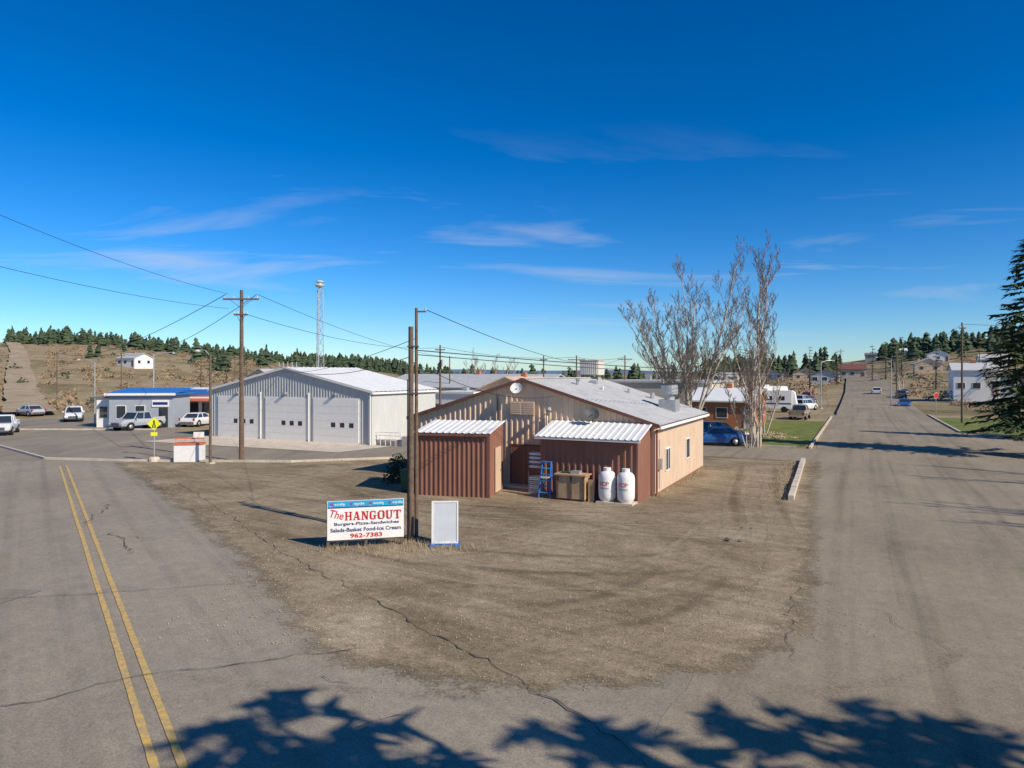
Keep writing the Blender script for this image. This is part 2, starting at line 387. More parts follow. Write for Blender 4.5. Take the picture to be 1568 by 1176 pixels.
for i in range(2600):
    p=random.choice(edge[:-70]); peb(p.x+random.gauss(0,.6),p.y+random.gauss(0,.6),random.uniform(.008,.026))
for i in range(3000):
    peb(random.uniform(-8,8),random.uniform(14.5,29),random.uniform(.01,.03))
T.done()
# ------------------------------------------------------------------ main building
def window(T,part,x,y,z,w,h,axis,out,frame=M_white,glass=M_glass):
    f=.06
    if axis=='x':
        a,b=(y+out*.05,y) if out<0 else (y,y+out*.05)
        T.box(part,frame,x-w/2-f,x+w/2+f,a,b,z-f,z+h+f)
        T.box(part,glass,x-w/2,x+w/2,min(a,b)-.003 if out<0 else a,max(a,b) if out<0 else b+.003,z,z+h)
    else:
        a,b=(y,y+out*.05); lo,hi=min(a,b),max(a,b)
        T.box(part,frame,lo,hi,x-w/2-f,x+w/2+f,z-f,z+h+f)
        T.box(part,glass,lo-(.003 if out<0 else 0),hi+(.003 if out>0 else 0),x-w/2,x+w/2,z,z+h)
RB=-UD
B=Thing('metal_sided_restaurant_building',(6.63,32.1,0),RB)
W=13.5;LN=11.2;E=3.33;PK=5.37
B.rib('front_wall',M_tan,(-W,0,0),(-W/2,0,0),(-W,0,E),(-W/2,0,PK),.3,.045)
B.rib('front_wall',M_tan,(-W/2,0,0),(0,0,0),(-W/2,0,PK),(0,0,E),.3,.045)
B.rib('side_wall',M_tan2,(0,0,0),(0,LN,0),(0,0,E),(0,LN,E),.9,.012)
B.rib('side_wall',M_tan2,(-W,LN,0),(-W,0,0),(-W,LN,E),(-W,0,E),.3,.03)
B.poly('back_wall',M_tan,[(0,LN,0),(-W,LN,0),(-W,LN,E),(-W/2,LN,PK),(0,LN,E)])
B.box('side_wall',M_brn,.012,.03,0,LN,0,.12)
ov=.28; sl=(PK-E)/(W/2)
B.rib('roof',M_roofg,(ov,-.2,E-ov*sl+.06),(ov,LN+.2,E-ov*sl+.06),(-W/2,-.2,PK+.06),(-W/2,LN+.2,PK+.06),.4,.025)
B.rib('roof',M_roofg,(-W-ov,LN+.2,E-ov*sl+.06),(-W-ov,-.2,E-ov*sl+.06),(-W/2,LN+.2,PK+.06),(-W/2,-.2,PK+.06),.4,.025)
for sgn in(0,1):
    xa=ov if not sgn else -W-ov
    for yy in(-.23,LN+.2):
        p=[(xa,yy,E-ov*sl-.06),(-W/2,yy,PK-.06),(-W/2,yy,PK+.1),(xa,yy,E-ov*sl+.1)]
        q=[(a,b+.03,c) for a,b,c in p]
        B.add('fascia',M_trim,p+q,[(0,1,2,3),(7,6,5,4),(0,4,5,1),(3,2,6,7),(0,3,7,4)])
B.box('fascia',M_white,ov,ov+.06,-.2,LN+.2,E-.2,E-.07)
B.box('ridge_cap',M_roofg,-W/2-.15,-W/2+.15,-.2,LN+.2,PK+.07,PK+.11)
B.box('door',M_brn,-7.4,-5.75,-.08,-.0,.02,2.05); B.box('door',M_trim,-6.6,-6.55,-.085,-.08,.02,2.05)
B.box('door',M_trim,-7.47,-7.4,-.1,0,.02,2.12); B.box('door',M_trim,-5.75,-5.68,-.1,0,.02,2.12); B.box('door',M_trim,-7.4,-5.75,-.1,0,2.05,2.12)
B.box('door_threshold',M_conc,-7.9,-5.2,-.9,-.06,0,.1)
B.box('gable_vent',M_tan2,-7.5,-6.1,-.1,-.05,3.6,4.3)
for i in range(6):
    B.box('gable_vent',M_tan,-7.45,-6.85,-.12,-.1,3.64+i*.11,3.69+i*.11); B.box('gable_vent',M_tan,-6.75,-6.15,-.12,-.1,3.64+i*.11,3.69+i*.11)
B.tube('wall_light',M_steel,(-5.2,-.04,3.9),(-5.2,-.35,3.95),.03); B.tube('wall_light',M_steel,(-5.2,-.3,4.0),(-5.2,-.42,3.85),.1,.14)
B.tube('wall_light',M_steel,(-9.0,-.04,2.9),(-9.0,-.3,2.95),.03); B.tube('wall_light',M_white,(-9.0,-.25,3.0),(-9.0,-.36,2.85),.1,.14)
def dish(T,part,c,r,dirv,mat=M_greyl):
    dirv=Vector(dirv).normalized(); a=dirv.orthogonal().normalized(); b=dirv.cross(a); vs=[];fs=[]; n=18
    for k,(rr,dd) in enumerate(((.02,-.12),(.5,-.09),(.85,-.03),(1,0))):
        for i in range(n):
            t=6.283*i/n; vs.append(Vector(c)+(a*math.cos(t)+b*math.sin(t))*rr*r+dirv*dd)
    for k in range(3):
        for i in range(n): j=(i+1)%n; fs.append((k*n+i,k*n+j,(k+1)*n+j,(k+1)*n+i))
    T.add(part,mat,vs,fs); T.tube(part,M_dksteel,Vector(c)-dirv*.1,Vector(c)+dirv*r*.9+Vector((0,0,-r*.5)),.015); 
    T.tube(part,M_dksteel,Vector(c)-dirv*.1,Vector(c)+Vector((0,.1,-r*1.3)),.025)
dish(B,'satellite_dish',(-7.0,-.35,4.98),.3,(.2,-1,.5),M_white)
dish(B,'satellite_dish_low',(-2.9,-.5,3.8),.34,(.5,-1,.6),M_dksteel)
for y,zz in((2.25,1.0),(6.75,1.1)): window(B,'side_window',y,0.012,zz,.75,1.0,'y',1)
B.box('side_window',M_white,.07,.075,2.22,2.28,1.0,2.0)
rx=-W/2
B.box('evaporative_cooler',M_beige,rx-.55,rx+.65,9.4,10.6,5.6,6.5)
for i in range(9): B.box('evaporative_cooler',M_white,rx-.5+i*.13,rx-.45+i*.13,9.37,9.4,5.65,6.45)
for i in range(9): B.box('evaporative_cooler',M_white,rx+.65,rx+.68,9.45+i*.13,9.5+i*.13,5.65,6.45)
for a in(-.5,.55):
    for bb in(9.45,10.5): B.box('evaporative_cooler',M_dksteel,rx+a,rx+a+.06,bb,bb+.06,5.15,5.6)
B.box('evaporative_cooler',M_beige,rx-.6,rx+.7,9.35,10.65,6.5,6.55)
B.tube('roof_vent',M_steel,(rx+1.2,4.5,4.8),(rx+1.2,4.5,5.35),.11); B.tube('roof_vent',M_steel,(rx+1.2,4.5,5.35),(rx+1.2,4.5,5.45),.2,.05)
B.box('roof_vent',M_steel,rx+.9,rx+1.3,7.2,7.6,4.9,5.3)
B.tube('roof_vent',M_steel,(-3.8,8.4,4.2),(-3.8,8.4,4.8),.09); B.tube('roof_vent',M_steel,(-2.6,9.2,3.9),(-2.6,9.2,4.55),.14); B.tube('roof_vent',M_white,(-4.6,6.0,4.4),(-4.6,6.0,5.0),.05)
B.box('exhaust_duct',M_steel,-1.5,-.55,6.4,7.4,3.3,4.25); B.tube('exhaust_duct',M_steel,(-1.0,6.9,4.25),(-1.0,6.9,4.55),.28,n=16)
B.tube('exhaust_duct',M_steel,(-1.0,6.9,4.55),(-1.0,6.9,5.05),.46,n=20); B.tube('exhaust_duct',M_dksteel,(-1.0,6.9,5.05),(-1.0,6.9,5.1),.4,n=20)
x0,x1,y0=-4.94,-.22,-1.9
B.rib('lean_to_wall',M_brn,(x0,y0,0),(x1,y0,0),(x0,y0,2.75),(x1,y0,2.75),.3,.035)
B.rib('lean_to_wall',M_brn,(x1,y0,0),(x1,0,0),(x1,y0,2.75),(x1,0,3.2),.45,.02)
B.rib('lean_to_wall',M_brn,(x0,0,0),(x0,y0,0),(x0,0,3.2),(x0,y0,2.75),.3,.03)
B.rib('lean_to_roof',M_roofw,(x0-.2,y0-.35,2.77),(x1+.15,y0-.35,2.77),(x0-.2,0-.05,3.38),(x1+.15,-.05,3.38),.3,.03)
B.box('lean_to_roof',M_white,x0-.2,x1+.15,y0-.33,y0-.3,2.66,2.76)
B.tube('conduit',M_steel,(.08,.5,.3),(.08,.5,2.6),.025); B.box('meter_box',M_steel,.03,.2,.4,.65,1.2,1.7)
B.tube('downpipe',M_brn,(.1,-.05,.1),(.1,-.05,3.1),.05)
B.tube('downpipe',M_white,(-5.4,-.1,.1),(-5.4,-.1,3.6),.04)
B.tube('conduit',M_dksteel,(-8.2,-.08,1.2),(-8.2,-.08,4.6),.03); B.box('meter_box',M_dksteel,-8.35,-8.0,-.2,-.06,1.2,1.8)
B.done()
S=Thing('storage_shed',(-1.07,31.6,0),R(-14))
S.rib('wall',M_brn,(-3.44,0,.02),(0,0,.02),(-3.44,0,2.95),(0,0,2.95),.23,.04)
S.rib('wall',M_brn,(0,0,.02),(0,2.5,.02),(0,0,2.95),(0,2.5,3.3),.3,.03)
S.rib('wall',M_brn,(-3.44,2.5,.02),(-3.44,0,.02),(-3.44,2.5,3.3),(-3.44,0,2.95),.3,.03)
S.rib('wall',M_brn,(0,2.5,.02),(-3.44,2.5,.02),(0,2.5,3.3),(-3.44,2.5,3.3),.3,.03)
S.rib('roof',M_roofw,(-3.6,-.2,2.96),(.12,-.2,2.96),(-3.6,2.6,3.36),(.12,2.6,3.36),.3,.03)
S.box('roof',M_trim,-3.6,.12,-.18,-.15,2.82,2.95)
S.box('door',M_tan2,.03,.07,1.0,1.95,.1,2.2); S.box('door',M_trim,.07,.085,1.8,1.86,1.0,1.1)
S.box('corner_trim',M_trim,-3.49,-3.42,-.05,.03,.02,2.95); S.box('corner_trim',M_trim,-.02,.06,-.05,.03,.02,2.95)
S.done()
def loc(x,y): return (6.63+.895*x+.446*y, 32.1-.446*x+.895*y)
def text(T,s,x0,x1,z0,z1,y,mat,shear=0,rot=0,off=.012):
    cu=bpy.data.curves.new('lettering','FONT'); cu.body=s; cu.size=1; cu.offset=off; cu.shear=shear; cu.resolution_u=3
    o=bpy.data.objects.new('tmp',cu); scene.collection.objects.link(o); bpy.context.view_layer.update()
    me=bpy.data.meshes.new_from_object(o); bpy.data.objects.remove(o)
    xs=[v.co.x for v in me.vertices]; ys=[v.co.y for v in me.vertices]
    a,b,c,e=min(xs),max(xs),min(ys),max(ys)
    for v in me.vertices:
        X=x0+(v.co.x-a)/(b-a)*(x1-x0); Z=z0+(v.co.y-c)/(e-c)*(z1-z0)
        Z+= (X-x0)*math.tan(rot); v.co=(X,y,Z)
    me.materials.clear(); me.materials.append(mat)
    T.extra.append(bpy.data.objects.new('lettering',me))
def slab(T,word,x0,x1,z0,z1,y,mat):
    L={'H':([(.1,.32,0,1),(.68,.9,0,1),(.32,.68,.43,.57)],[(0,.42,0,.09),(0,.42,.91,1),(.58,1,0,.09),(.58,1,.91,1)],[]),
       'A':([(.3,.7,.24,.36)],[(0,.36,0,.09),(.6,1,0,.09)],[((.1,.05),(.2,.05),(.52,1),(.4,1)),((.62,.05),(.9,.05),(.62,1),(.4,1))]),
       'N':([(.12,.26,0,1),(.76,.9,0,1)],[(0,.38,0,.09),(.02,.3,.91,1),(.62,1,.91,1)],[((.12,1),(.38,1),(.9,0),(.68,0))]),
       'G':([(.05,.28,.2,.8),(.62,.85,.05,.45),(.5,.98,.4,.49),(.72,.84,.66,.98)],[(.22,.7,0,.1),(.22,.75,.9,1)],[((.05,.2),(.28,.22),(.36,.08),(.22,0)),((.05,.8),(.22,1),(.36,.92),(.28,.78)),((.6,.1),(.85,.1),(.7,0),(.55,0))]),
       'O':([(.03,.28,.2,.8),(.72,.97,.2,.8)],[(.25,.75,0,.1),(.25,.75,.9,1)],[((.03,.2),(.28,.2),(.4,.09),(.25,0)),((.97,.2),(.75,0),(.6,.09),(.72,.2)),((.03,.8),(.25,1),(.4,.91),(.28,.8)),((.97,.8),(.72,.8),(.6,.91),(.75,1))]),
       'U':([(.1,.32,.2,1),(.72,.86,.2,1)],[(0,.42,.91,1),(.58,1,.91,1),(.28,.7,0,.1)],[((.1,.22),(.32,.22),(.42,.09),(.28,0)),((.86,.22),(.7,0),(.58,.09),(.72,.22))]),
       'T':([(.39,.61,0,1),(.0,.08,.7,1),(.92,1,.7,1)],[(.25,.75,0,.09),(0,1,.9,1)],[])}
    n=len(word); cw=(x1-x0)/n; k=0
    for i,ch in enumerate(word):
        a,b,c=L[ch]; ox=x0+cw*i+cw*.05; sx=cw*.9; sz=z1-z0
        for (p,q,r,s) in a+b:
            k+=1; yy=y-.0004*k; T.add('lettering_big',mat,[(ox+p*sx,yy,z0+r*sz),(ox+q*sx,yy,z0+r*sz),(ox+q*sx,yy,z0+s*sz),(ox+p*sx,yy,z0+s*sz)],[(0,1,2,3)])
        for qd in c:
            k+=1; yy=y-.0004*k; T.add('lettering_big',mat,[(ox+u*sx,yy,z0+v*sz) for u,v in qd],[(0,1,2,3)])
def tank(x,y):
    T=Thing('propane_tank',(*loc(x,y),.0),RB); T.box('base_block',M_conc,-.4,.4,-.4,.4,.02,.1)
    pr=[(.30,.1),(.30,.17),(.34,.2),(.38,.3),(.385,.5),(.385,1.12),(.36,1.27),(.28,1.37),(.16,1.42),(.0,1.43)]
    T.lathe('vessel',M_white,(0,0,0),pr,28)
    T.lathe('collar',M_white,(0,0,0),[(.15,1.38),(.17,1.4),(.17,1.56),(.15,1.56)],16); T.tube('valve',M_steel,(0,0,1.4),(0,0,1.53),.04)
    text(T,'ICP',-.2,.2,.8,.98,-.392,M_red); text(T,'PROPANE',-.2,.2,.66,.73,-.392,M_dksteel)
    T.done(('vessel',))
tank(-.62,-2.5); tank(-1.47,-2.5)
T=Thing('plywood_crate',(*loc(-3.0,-2.55),0),RB)
T.box('box',M_ply,-.72,.62,-.35,.3,.12,1.15)
for xx in(-.72,-.08,.52): T.box('box',M_wood,xx,xx+.1,-.38,-.35,.1,1.18)
T.box('box',M_ply,-.8,.7,-.45,.36,1.15,1.21); T.box('box',M_wood,-.7,.6,-.3,.3,.02,.12)
T.box('panel',M_ply,.72,1.0,-.2,-.14,.02,1.0)
T.tube('panel',M_blk,(1.08,-.2,.02),(1.05,.1,1.0),.05)
T.tube('box',M_green,(-.6,-.1,1.25),(-.2,-.1,1.25),.06);T.box('box',M_steel,-.1,.3,-.2,.15,1.21,1.34); T.done()
T=Thing('step_ladder',(*loc(-4.4,-2.45),.02),RB+R(5))
for sx in(-.27,.27):
    T.tube('rails',M_blue,(sx,-.4,0),(sx*.75,0,1.6),.035); T.tube('rails',M_blue,(sx,.3,0),(sx*.75,.04,1.6),.025)
for i in range(1,6):
    f=i/6; T.box('steps',M_ltblue if i%2 else M_blue,-.26+.05*f,.26-.05*f,-.46+.4*f,-.34+.4*f,1.6*f-.02,1.6*f+.01)
T.box('top',M_blue,-.24,.24,-.1,.1,1.6,1.64); T.box('tray',M_greyl,-.2,.2,-.3,0,.9,.96); T.done()
T=Thing('plastic_crate_stack',(*loc(-5.3,-1.5),.02),RB)
for i in range(4):
    z=i*.2
    for a in(-.33,.31): T.box('crates',M_white,a,a+.02,-.25,.25,z,z+.17)
    for bb in(-.25,.23):
        for k in range(2): T.box('crates',M_white if i%2 else M_pblue,-.31,.31,bb,bb+.02,z+.015+k*.09,z+.07+k*.09)
    T.box('crates',M_white,-.31,.31,-.23,.23,z,z+.01)
for a in(-.36,.33):
    for bb in(-.28,.25): T.box('rack',M_dksteel,a,a+.03,bb,bb+.03,0,1.85)
for z in(1.2,1.42,1.62,1.8): T.box('rack',M_pblue,-.33,.33,-.25,.25,z,z+.1)
T.done()
T=Thing('junk_pile',(*loc(-7.9,-1.7),.02),RB)
T.box('timber',M_ply,-.5,.5,-.1,.05,0,.15,Matrix.Rotation(.3,4,'Z')); T.box('bucket',M_white,-.1,.15,.3,.55,0,.35);T.tube('pipe',M_tan,(-.4,.4,0),(-.25,.6,1.9),.04); T.box('board',M_blk,.3,.7,.2,.3,0,.5); T.done()
T=Thing('wheelie_bin',(-5.0,33.5,.02),R(-10))
T.add('bin',M_green,[(-.25,-.28,.08),(.25,-.28,.08),(.25,.28,.08),(-.25,.28,.08),(-.32,-.36,1.0),(.32,-.36,1.0),(.32,.36,1.0),(-.32,.36,1.0)],[(3,2,1,0),(0,1,5,4),(1,2,6,5),(2,3,7,6),(3,0,4,7),(4,5,6,7)])
T.box('lid',M_green,-.34,.34,-.4,.38,1.0,1.06); T.tube('wheels',M_blk,(-.3,.28,.12),(.3,.28,.12),.12,n=12); T.tube('handle',M_green,(-.28,.42,1.0),(.28,.42,1.0),.025); T.done()
# ------------------------------------------------------------------ signs
T=Thing('restaurant_sign',(-5.98,22.4,0),R(14))
T.box('board',M_white,0,2.46,-.02,.02,.29,1.56)
T.box('banner',M_ltblue,.02,2.44,-.027,-.02,1.36,1.55); T.box('banner',M_navy,.02,2.44,-.03,-.02,1.33,1.36)
for i in range(4):
    c=.14+i*.62
    T.tube('badge',M_red,(c,-.027,1.46),(c,-.034,1.46),.05,n=14); T.tube('badge',M_blue,(c,-.034,1.445),(c,-.037,1.445),.035,n=14); 
    text(T,'soda',c+.09,c+.42,1.42,1.5,-.031,M_white)
for i in range(6):
    c=.1+i*.42; T.tube('bubble',M_pblue,(c,-.027,1.39),(c,-.031,1.39),.018,n=8)
text(T,'The',.10,.52,1.04,1.3,-.026,M_red,.4,R(-14),.008)
slab(T,'HANGOUT',.54,2.38,.92,1.2,-.026,M_red)
text(T,'Burgers-Pizza-Sandwiches',.22,2.3,.73,.86,-.026,M_navy,off=.025)
text(T,'Salads-Basket Food-Ice Cream',.1,2.36,.55,.68,-.026,M_navy,off=.025)
text(T,'962-7383',.72,1.75,.34,.49,-.026,M_red,off=.03)
T.box('post',M_wood,-.02,.07,.02,.11,0,1.45); T.box('post',M_wood,2.36,2.45,.02,.11,0,1.45); T.box('post',M_wood,1.2,1.28,.02,.1,0,1.4)
T.box('rail',M_wood,0,2.46,.02,.06,.24,.29); T.done()
T=Thing('blank_sign_board',(-2.66,22.9,0),R(3)); Mt=Matrix.Rotation(R(-4),4,'X')
T.box('panel',M_pblue,.05,.83,-.03,.01,.13,1.42,Mt); 
for a,bb in((0,.05),(.83,.88)): T.box('frame',M_white,a,bb,-.05,.03,.08,1.47,Mt)
for a,bb in((.08,.13),(1.42,1.47)): T.box('frame',M_white,.05,.83,-.05,.03,a,bb,Mt)
T.box('feet',M_blue,-.05,.12,-.3,.35,.02,.08); T.box('feet',M_blue,.76,.93,-.3,.35,.02,.08); T.box('feet',M_blue,.12,.76,-.05,.02,.02,.07); T.done()
# ------------------------------------------------------------------ poles & wires
WIRES=[]
def pole(x,y,h,arms=(),r=.15,name='utility_pole',ang=0,extras=0):
    z=hgt(x,y)
    T=Thing(name,(x,y,z-.1),ang); T.tube('pole',M_wood,(0,0,0),(0,0,h+.1),r,r*.62,10)
    for zz,L in arms:
        T.box('crossarm',M_wood,-L/2,L/2,-.16,-.06,zz,zz+.11)
        for k in(-.46,-.2,.2,.46): T.tube('insulator',M_greyl,(k*L,-.11,zz+.11),(k*L,-.11,zz+.27),.04,.025,6)
        T.tube('brace',M_dksteel,(-L*.3,-.12,zz),(0,-.1,zz-.5),.015); T.tube('brace',M_dksteel,(L*.3,-.12,zz),(0,-.1,zz-.5),.015)
    if extras: T.tube('transformer',M_greyl,(.3,-.1,h-2.4),(.3,-.1,h-1.6),.2,n=12)
    T.done(); 
pole(-17.5,44.8,11.1,[(10.55,2.3),(9.55,.9)],.17)
T=Thing('utility_pole',(-3.3,23.75,0)); T.tube('pole',M_wood,(.02,0,0),(.02,0,7.95),.07,.05,10); T.box('bracket',M_dksteel,0,.35,-.03,.03,7.8,7.85); T.tube('insulator',M_greyl,(.33,0,7.85),(.33,0,7.95),.03)
T.tube('stub_pole',M_wood,(-.15,-.12,0),(-.15,-.12,7.3),.105,.085,12); T.box('bands',M_dksteel,-.26,.1,-.24,.08,5.0,5.05); T.box('bands',M_dksteel,-.26,.1,-.24,.08,6.6,6.65); T.box('conduit',M_dksteel,-.28,-.25,-.14,-.1,0,5.5); T.done()
pole(-8.3,80,9.0,[(8.5,1.2)],.14,extras=1); pole(8.2,88,8.0,[(7.5,2.2)],.13); pole(4.2,92,8.1,[(7.6,1)],.12); pole(15.5,95,8.2,[(7.7,2)],.13); pole(-9,100,8.2,[],.12)
pole(52,80,11.6,[(11,.8)],.13)
pole(75,135,9,[(8.4,2)],.13); pole(-66,117,9,[(8.5,1.5)],.12); pole(-92,140,9,[(8.5,1.5)],.12); pole(95,200,10,[(9.4,2)],.14); pole(-60,150,9,[(8.5,1.5)],.14)
def wire(p0,p1,sag=.4,r=.014): WIRES.append((Vector(p0),Vector(p1),sag,r))
wire((-18.3,44.7,10.85),(-20,20,12.6),.5,.011); wire((-18.3,44.7,9.9),(-22,22,10.6),.4,.011)
wire((-18.5,44.7,10.8),(-92,140,hgt(-92,140)+8.7),2,.025); wire((-16.5,44.7,10.8),(-66,117,8.8+hgt(-66,117)),1.6,.025)
wire((-16.4,44.7,10.8),(-9,100,8.1),.8,.016); wire((-17.4,44.7,9.6),(-8.3,80,8.7),.8,.016)
wire((-2.97,23.75,7.9),(15.5,95,8),1.4,.014); wire((-3.3,23.7,6.5),(52,80,7.6),1.2,.016); wire((-3.3,23.7,6.35),(52,80,7.3),1.2,.014)
wire((-3.3,23.7,6.9),(-21,62,5.9),.5,.011); wire((-3.4,23.6,6.3),(-17.5,44.8,7.6),1.2,.012); wire((-3.4,23.6,6.1),(2,33.6,4.6),.5,.011)
wire((52,80,11.4),(75,135,hgt(75,135)+8.8),.8,.02); wire((52,80,11.4),(110,70,11.4),.8,.02)
wire((8.2,88,7.8),(15.5,95,8),.4,.02); wire((-8.3,80,8.8),(8.2,88,7.8),.6,.02)
cu=bpy.data.curves.new('overhead_wires','CURVE'); cu.dimensions='3D'; cu.bevel_depth=1; cu.bevel_resolution=0
for p0,p1,sag,r in WIRES:
    sp=cu.splines.new('POLY'); sp.points.add(20)
    for i in range(21):
        f=i/20; q=p0.lerp(p1,f); q.z-=sag*4*f*(1-f); sp.points[i].co=(*q,1); sp.points[i].radius=r
cu.materials.append(M_wire); o=bpy.data.objects.new('overhead_wires',cu); scene.collection.objects.link(o)
def lamp(x,y,h,arm=1.6,ang=0,name='street_lamp',pm=M_steel,r=.1):
    T=Thing(name,(x,y,hgt(x,y)),ang); T.tube('pole',pm,(0,0,0),(0,0,h),r,.06,8)
    T.tube('arm',M_steel,(0,0,h-.1),(arm*.5,0,h+.25),.035); T.tube('arm',M_steel,(arm*.5,0,h+.25),(arm,0,h+.3),.035)
    T.lathe('head',M_greyl,(arm+.2,0,h+.2),[(.06,.12),(.18,.06),(.2,0),(.12,-.06)],10); T.box('base',M_conc,-.2,.2,-.2,.2,0,.12); T.done()
lamp(-19,43.6,6.9,.8,R(160),pm=M_wood,r=.09); lamp(-44,85,8,2,R(20)); lamp(63,115,8,2,R(150)); lamp(-47,78,7,1.6,R(180)); lamp(50,112,7.5,2,R(10))
T=Thing('pedestrian_crossing_sign',(-23.2,44.9,0),R(10)); T.tube('post',M_steel,(0,0,0),(0,0,2.9),.035)
T.lathe('base',M_conc,(0,0,0),[(.35,0),(.35,.2),(.25,.3)],14)
s=.42
T.add('panel',M_yg,[(0,-.05,2.45-s),(s,-.05,2.45),(0,-.05,2.45+s),(-s,-.05,2.45),(0,-.03,2.45-s),(s,-.03,2.45),(0,-.03,2.45+s),(-s,-.03,2.45)],[(0,1,2,3),(7,6,5,4),(0,4,5,1),(1,5,6,2),(2,6,7,3),(3,7,4,0)])
T.tube('figure',M_blk,(0,-.055,2.62),(0,-.065,2.62),.055,n=10); T.box('figure',M_blk,-.04,.05,-.06,-.052,2.38,2.56); T.box('figure',M_blk,-.1,-.03,-.06,-.052,2.18,2.38); T.box('figure',M_blk,.03,.1,-.06,-.052,2.18,2.38)
T.box('plate',M_yg,-.2,.2,-.05,-.03,1.66,1.9); T.done()
T=Thing('planter_box_sign',(-20.9,44.9,0),R(8))
T.box('block',M_white,-.85,.85,-.4,.4,0,1.12); T.box('block',M_orange,-.9,.9,-.45,.45,1.12,1.22)
for xx in(-.85,-.28,.28,.85): T.tube('rail',M_orange,(xx,0,1.2),(xx,0,1.5),.02)
T.box('rail',M_orange,-.88,.88,-.03,.03,1.46,1.54); T.box('rail',M_white,.2,.85,.1,.14,1.54,1.9); T.done()
T=Thing('lattice_antenna_tower',(-25,90,0))
legs=[(math.cos(a)*.65,math.sin(a)*.65) for a in(.5,2.6,4.7)]
for i in range(3):
    a=legs[i];b2=legs[(i+1)%3]
    T.tube('lattice',M_steel,(a[0],a[1],0),(a[0]*.6,a[1]*.6,16.6),.05,n=5)
    for k in range(11):
        f0=1-.4*k/11;f1=1-.4*(k+1)/11;z0=k*1.5;z1=z0+1.5
        T.tube('lattice',M_steel,(a[0]*f0,a[1]*f0,z0),(b2[0]*f1,b2[1]*f1,z1),.02,n=4);T.tube('lattice',M_steel,(b2[0]*f0,b2[1]*f0,z0),(a[0]*f1,a[1]*f1,z1),.02,n=4);T.tube('lattice',M_steel,(a[0]*f1,a[1]*f1,z1),(b2[0]*f1,b2[1]*f1,z1),.02,n=4)
T.lathe('siren_head',M_greyl,(0,0,16.6),[(.15,0),(.2,.3),(.55,.4),(.65,.55),(.55,.66),(.25,.7),(.25,.85),(.5,1.0),(.45,1.12),(.05,1.25)],14); T.done()
# ------------------------------------------------------------------ fire station
F=Thing('fire_station_building',(-11.1,54.9,0),RB)
W=18.3;LN=9.2;E=4.25;PK=6.2
F.rib('front_wall',M_grey,(-W,0,0),(-W/2,0,0),(-W,0,E),(-W/2,0,PK),.3,.03); F.rib('front_wall',M_grey,(-W/2,0,0),(0,0,0),(-W/2,0,PK),(0,0,E),.3,.03)
F.rib('side_wall',M_greyl,(0,0,0),(0,LN,0),(0,0,E),(0,LN,E),.3,.03); F.rib('side_wall',M_greyl,(-W,LN,0),(-W,0,0),(-W,LN,E),(-W,0,E),.3,.03)
F.poly('back_wall',M_grey,[(0,LN,0),(-W,LN,0),(-W,LN,E),(-W/2,LN,PK),(0,LN,E)])
ov=.2;sl=(PK-E)/(W/2)
F.rib('roof',M_roofw,(ov,-.15,E-ov*sl+.06),(ov,LN+.15,E-ov*sl+.06),(-W/2,-.15,PK+.06),(-W/2,LN+.15,PK+.06),.6,.03)
F.rib('roof',M_roofw,(-W-ov,LN+.15,E-ov*sl+.06),(-W-ov,-.15,E-ov*sl+.06),(-W/2,LN+.15,PK+.06),(-W/2,-.15,PK+.06),.6,.03)
for xa in(ov,-W-ov):
    p=[(xa,-.19,E-ov*sl-.1),(-W/2,-.19,PK-.1),(-W/2,-.19,PK+.1),(xa,-.19,E-ov*sl+.1)]; q=[(a,b+.04,c) for a,b,c in p]
    F.add('fascia',M_white,p+q,[(0,1,2,3),(7,6,5,4),(0,4,5,1),(3,2,6,7),(0,3,7,4)])
F.box('fascia',M_white,ov,ov+.06,-.15,LN+.15,E-.2,E-.04)
for a,bb in((-6.0,-1.3),(-11.4,-6.75),(-17.2,-12.3)):
    F.box('overhead_door',M_white,a-.12,bb+.12,-.045,-.0,.0,3.72)
    for k in range(6): F.box('overhead_door',M_whdoor,a,bb,-.075,-.045,.03+k*.6,.03+k*.6+.585)
    for k in range(3):
        c=a+(bb-a)*(.45+.2*k); F.box('door_window',M_glass,c-.22,c+.22,-.083,-.075,1.32,1.7)
F.box('wall_plate',M_conc,-W,0,-.06,-.046,0,.0+.12)
for c in(-3.65,-9.1,-14.75): F.box('wall_light',M_steel,c-.15,c+.15,-.3,-.04,3.95,4.1)
for i in range(5): F.tube('antenna',M_steel,(-8.5-.5*i,.6,6.0),(-8.5-.5*i,.6,6.7),.04)
F.box('side_door',M_greyl,.035,.07,6.3,7.3,.1,2.2)
for k in(0,-6.38,-11.85): F.tube('downpipe',M_white,(k-.1,-.1,0),(k-.1,-.1,4.1),.05)
F.done()
T=Thing('white_handrail',(-9.4,55.2,0),RB)
for k in range(6): T.tube('posts',M_white,(-1.4+k*.5,-.6,0),(-1.4+k*.5,-.6,1.05),.03)
for z in(.5,.8,1.05): T.tube('rails',M_white,(-1.4,-.6,z),(1.1,-.6,z),.03)
T.box('ramp',M_conc,-1.4,1.3,-.5,.6,0,.4); T.done()
T=Thing('concrete_loading_block',(-8.6,54,0),RB); T.box('block',M_conc,0,2.6,0,1.2,0,.8); T.box('block',M_conc,-.8,0,.1,1.1,0,.4);T.done()
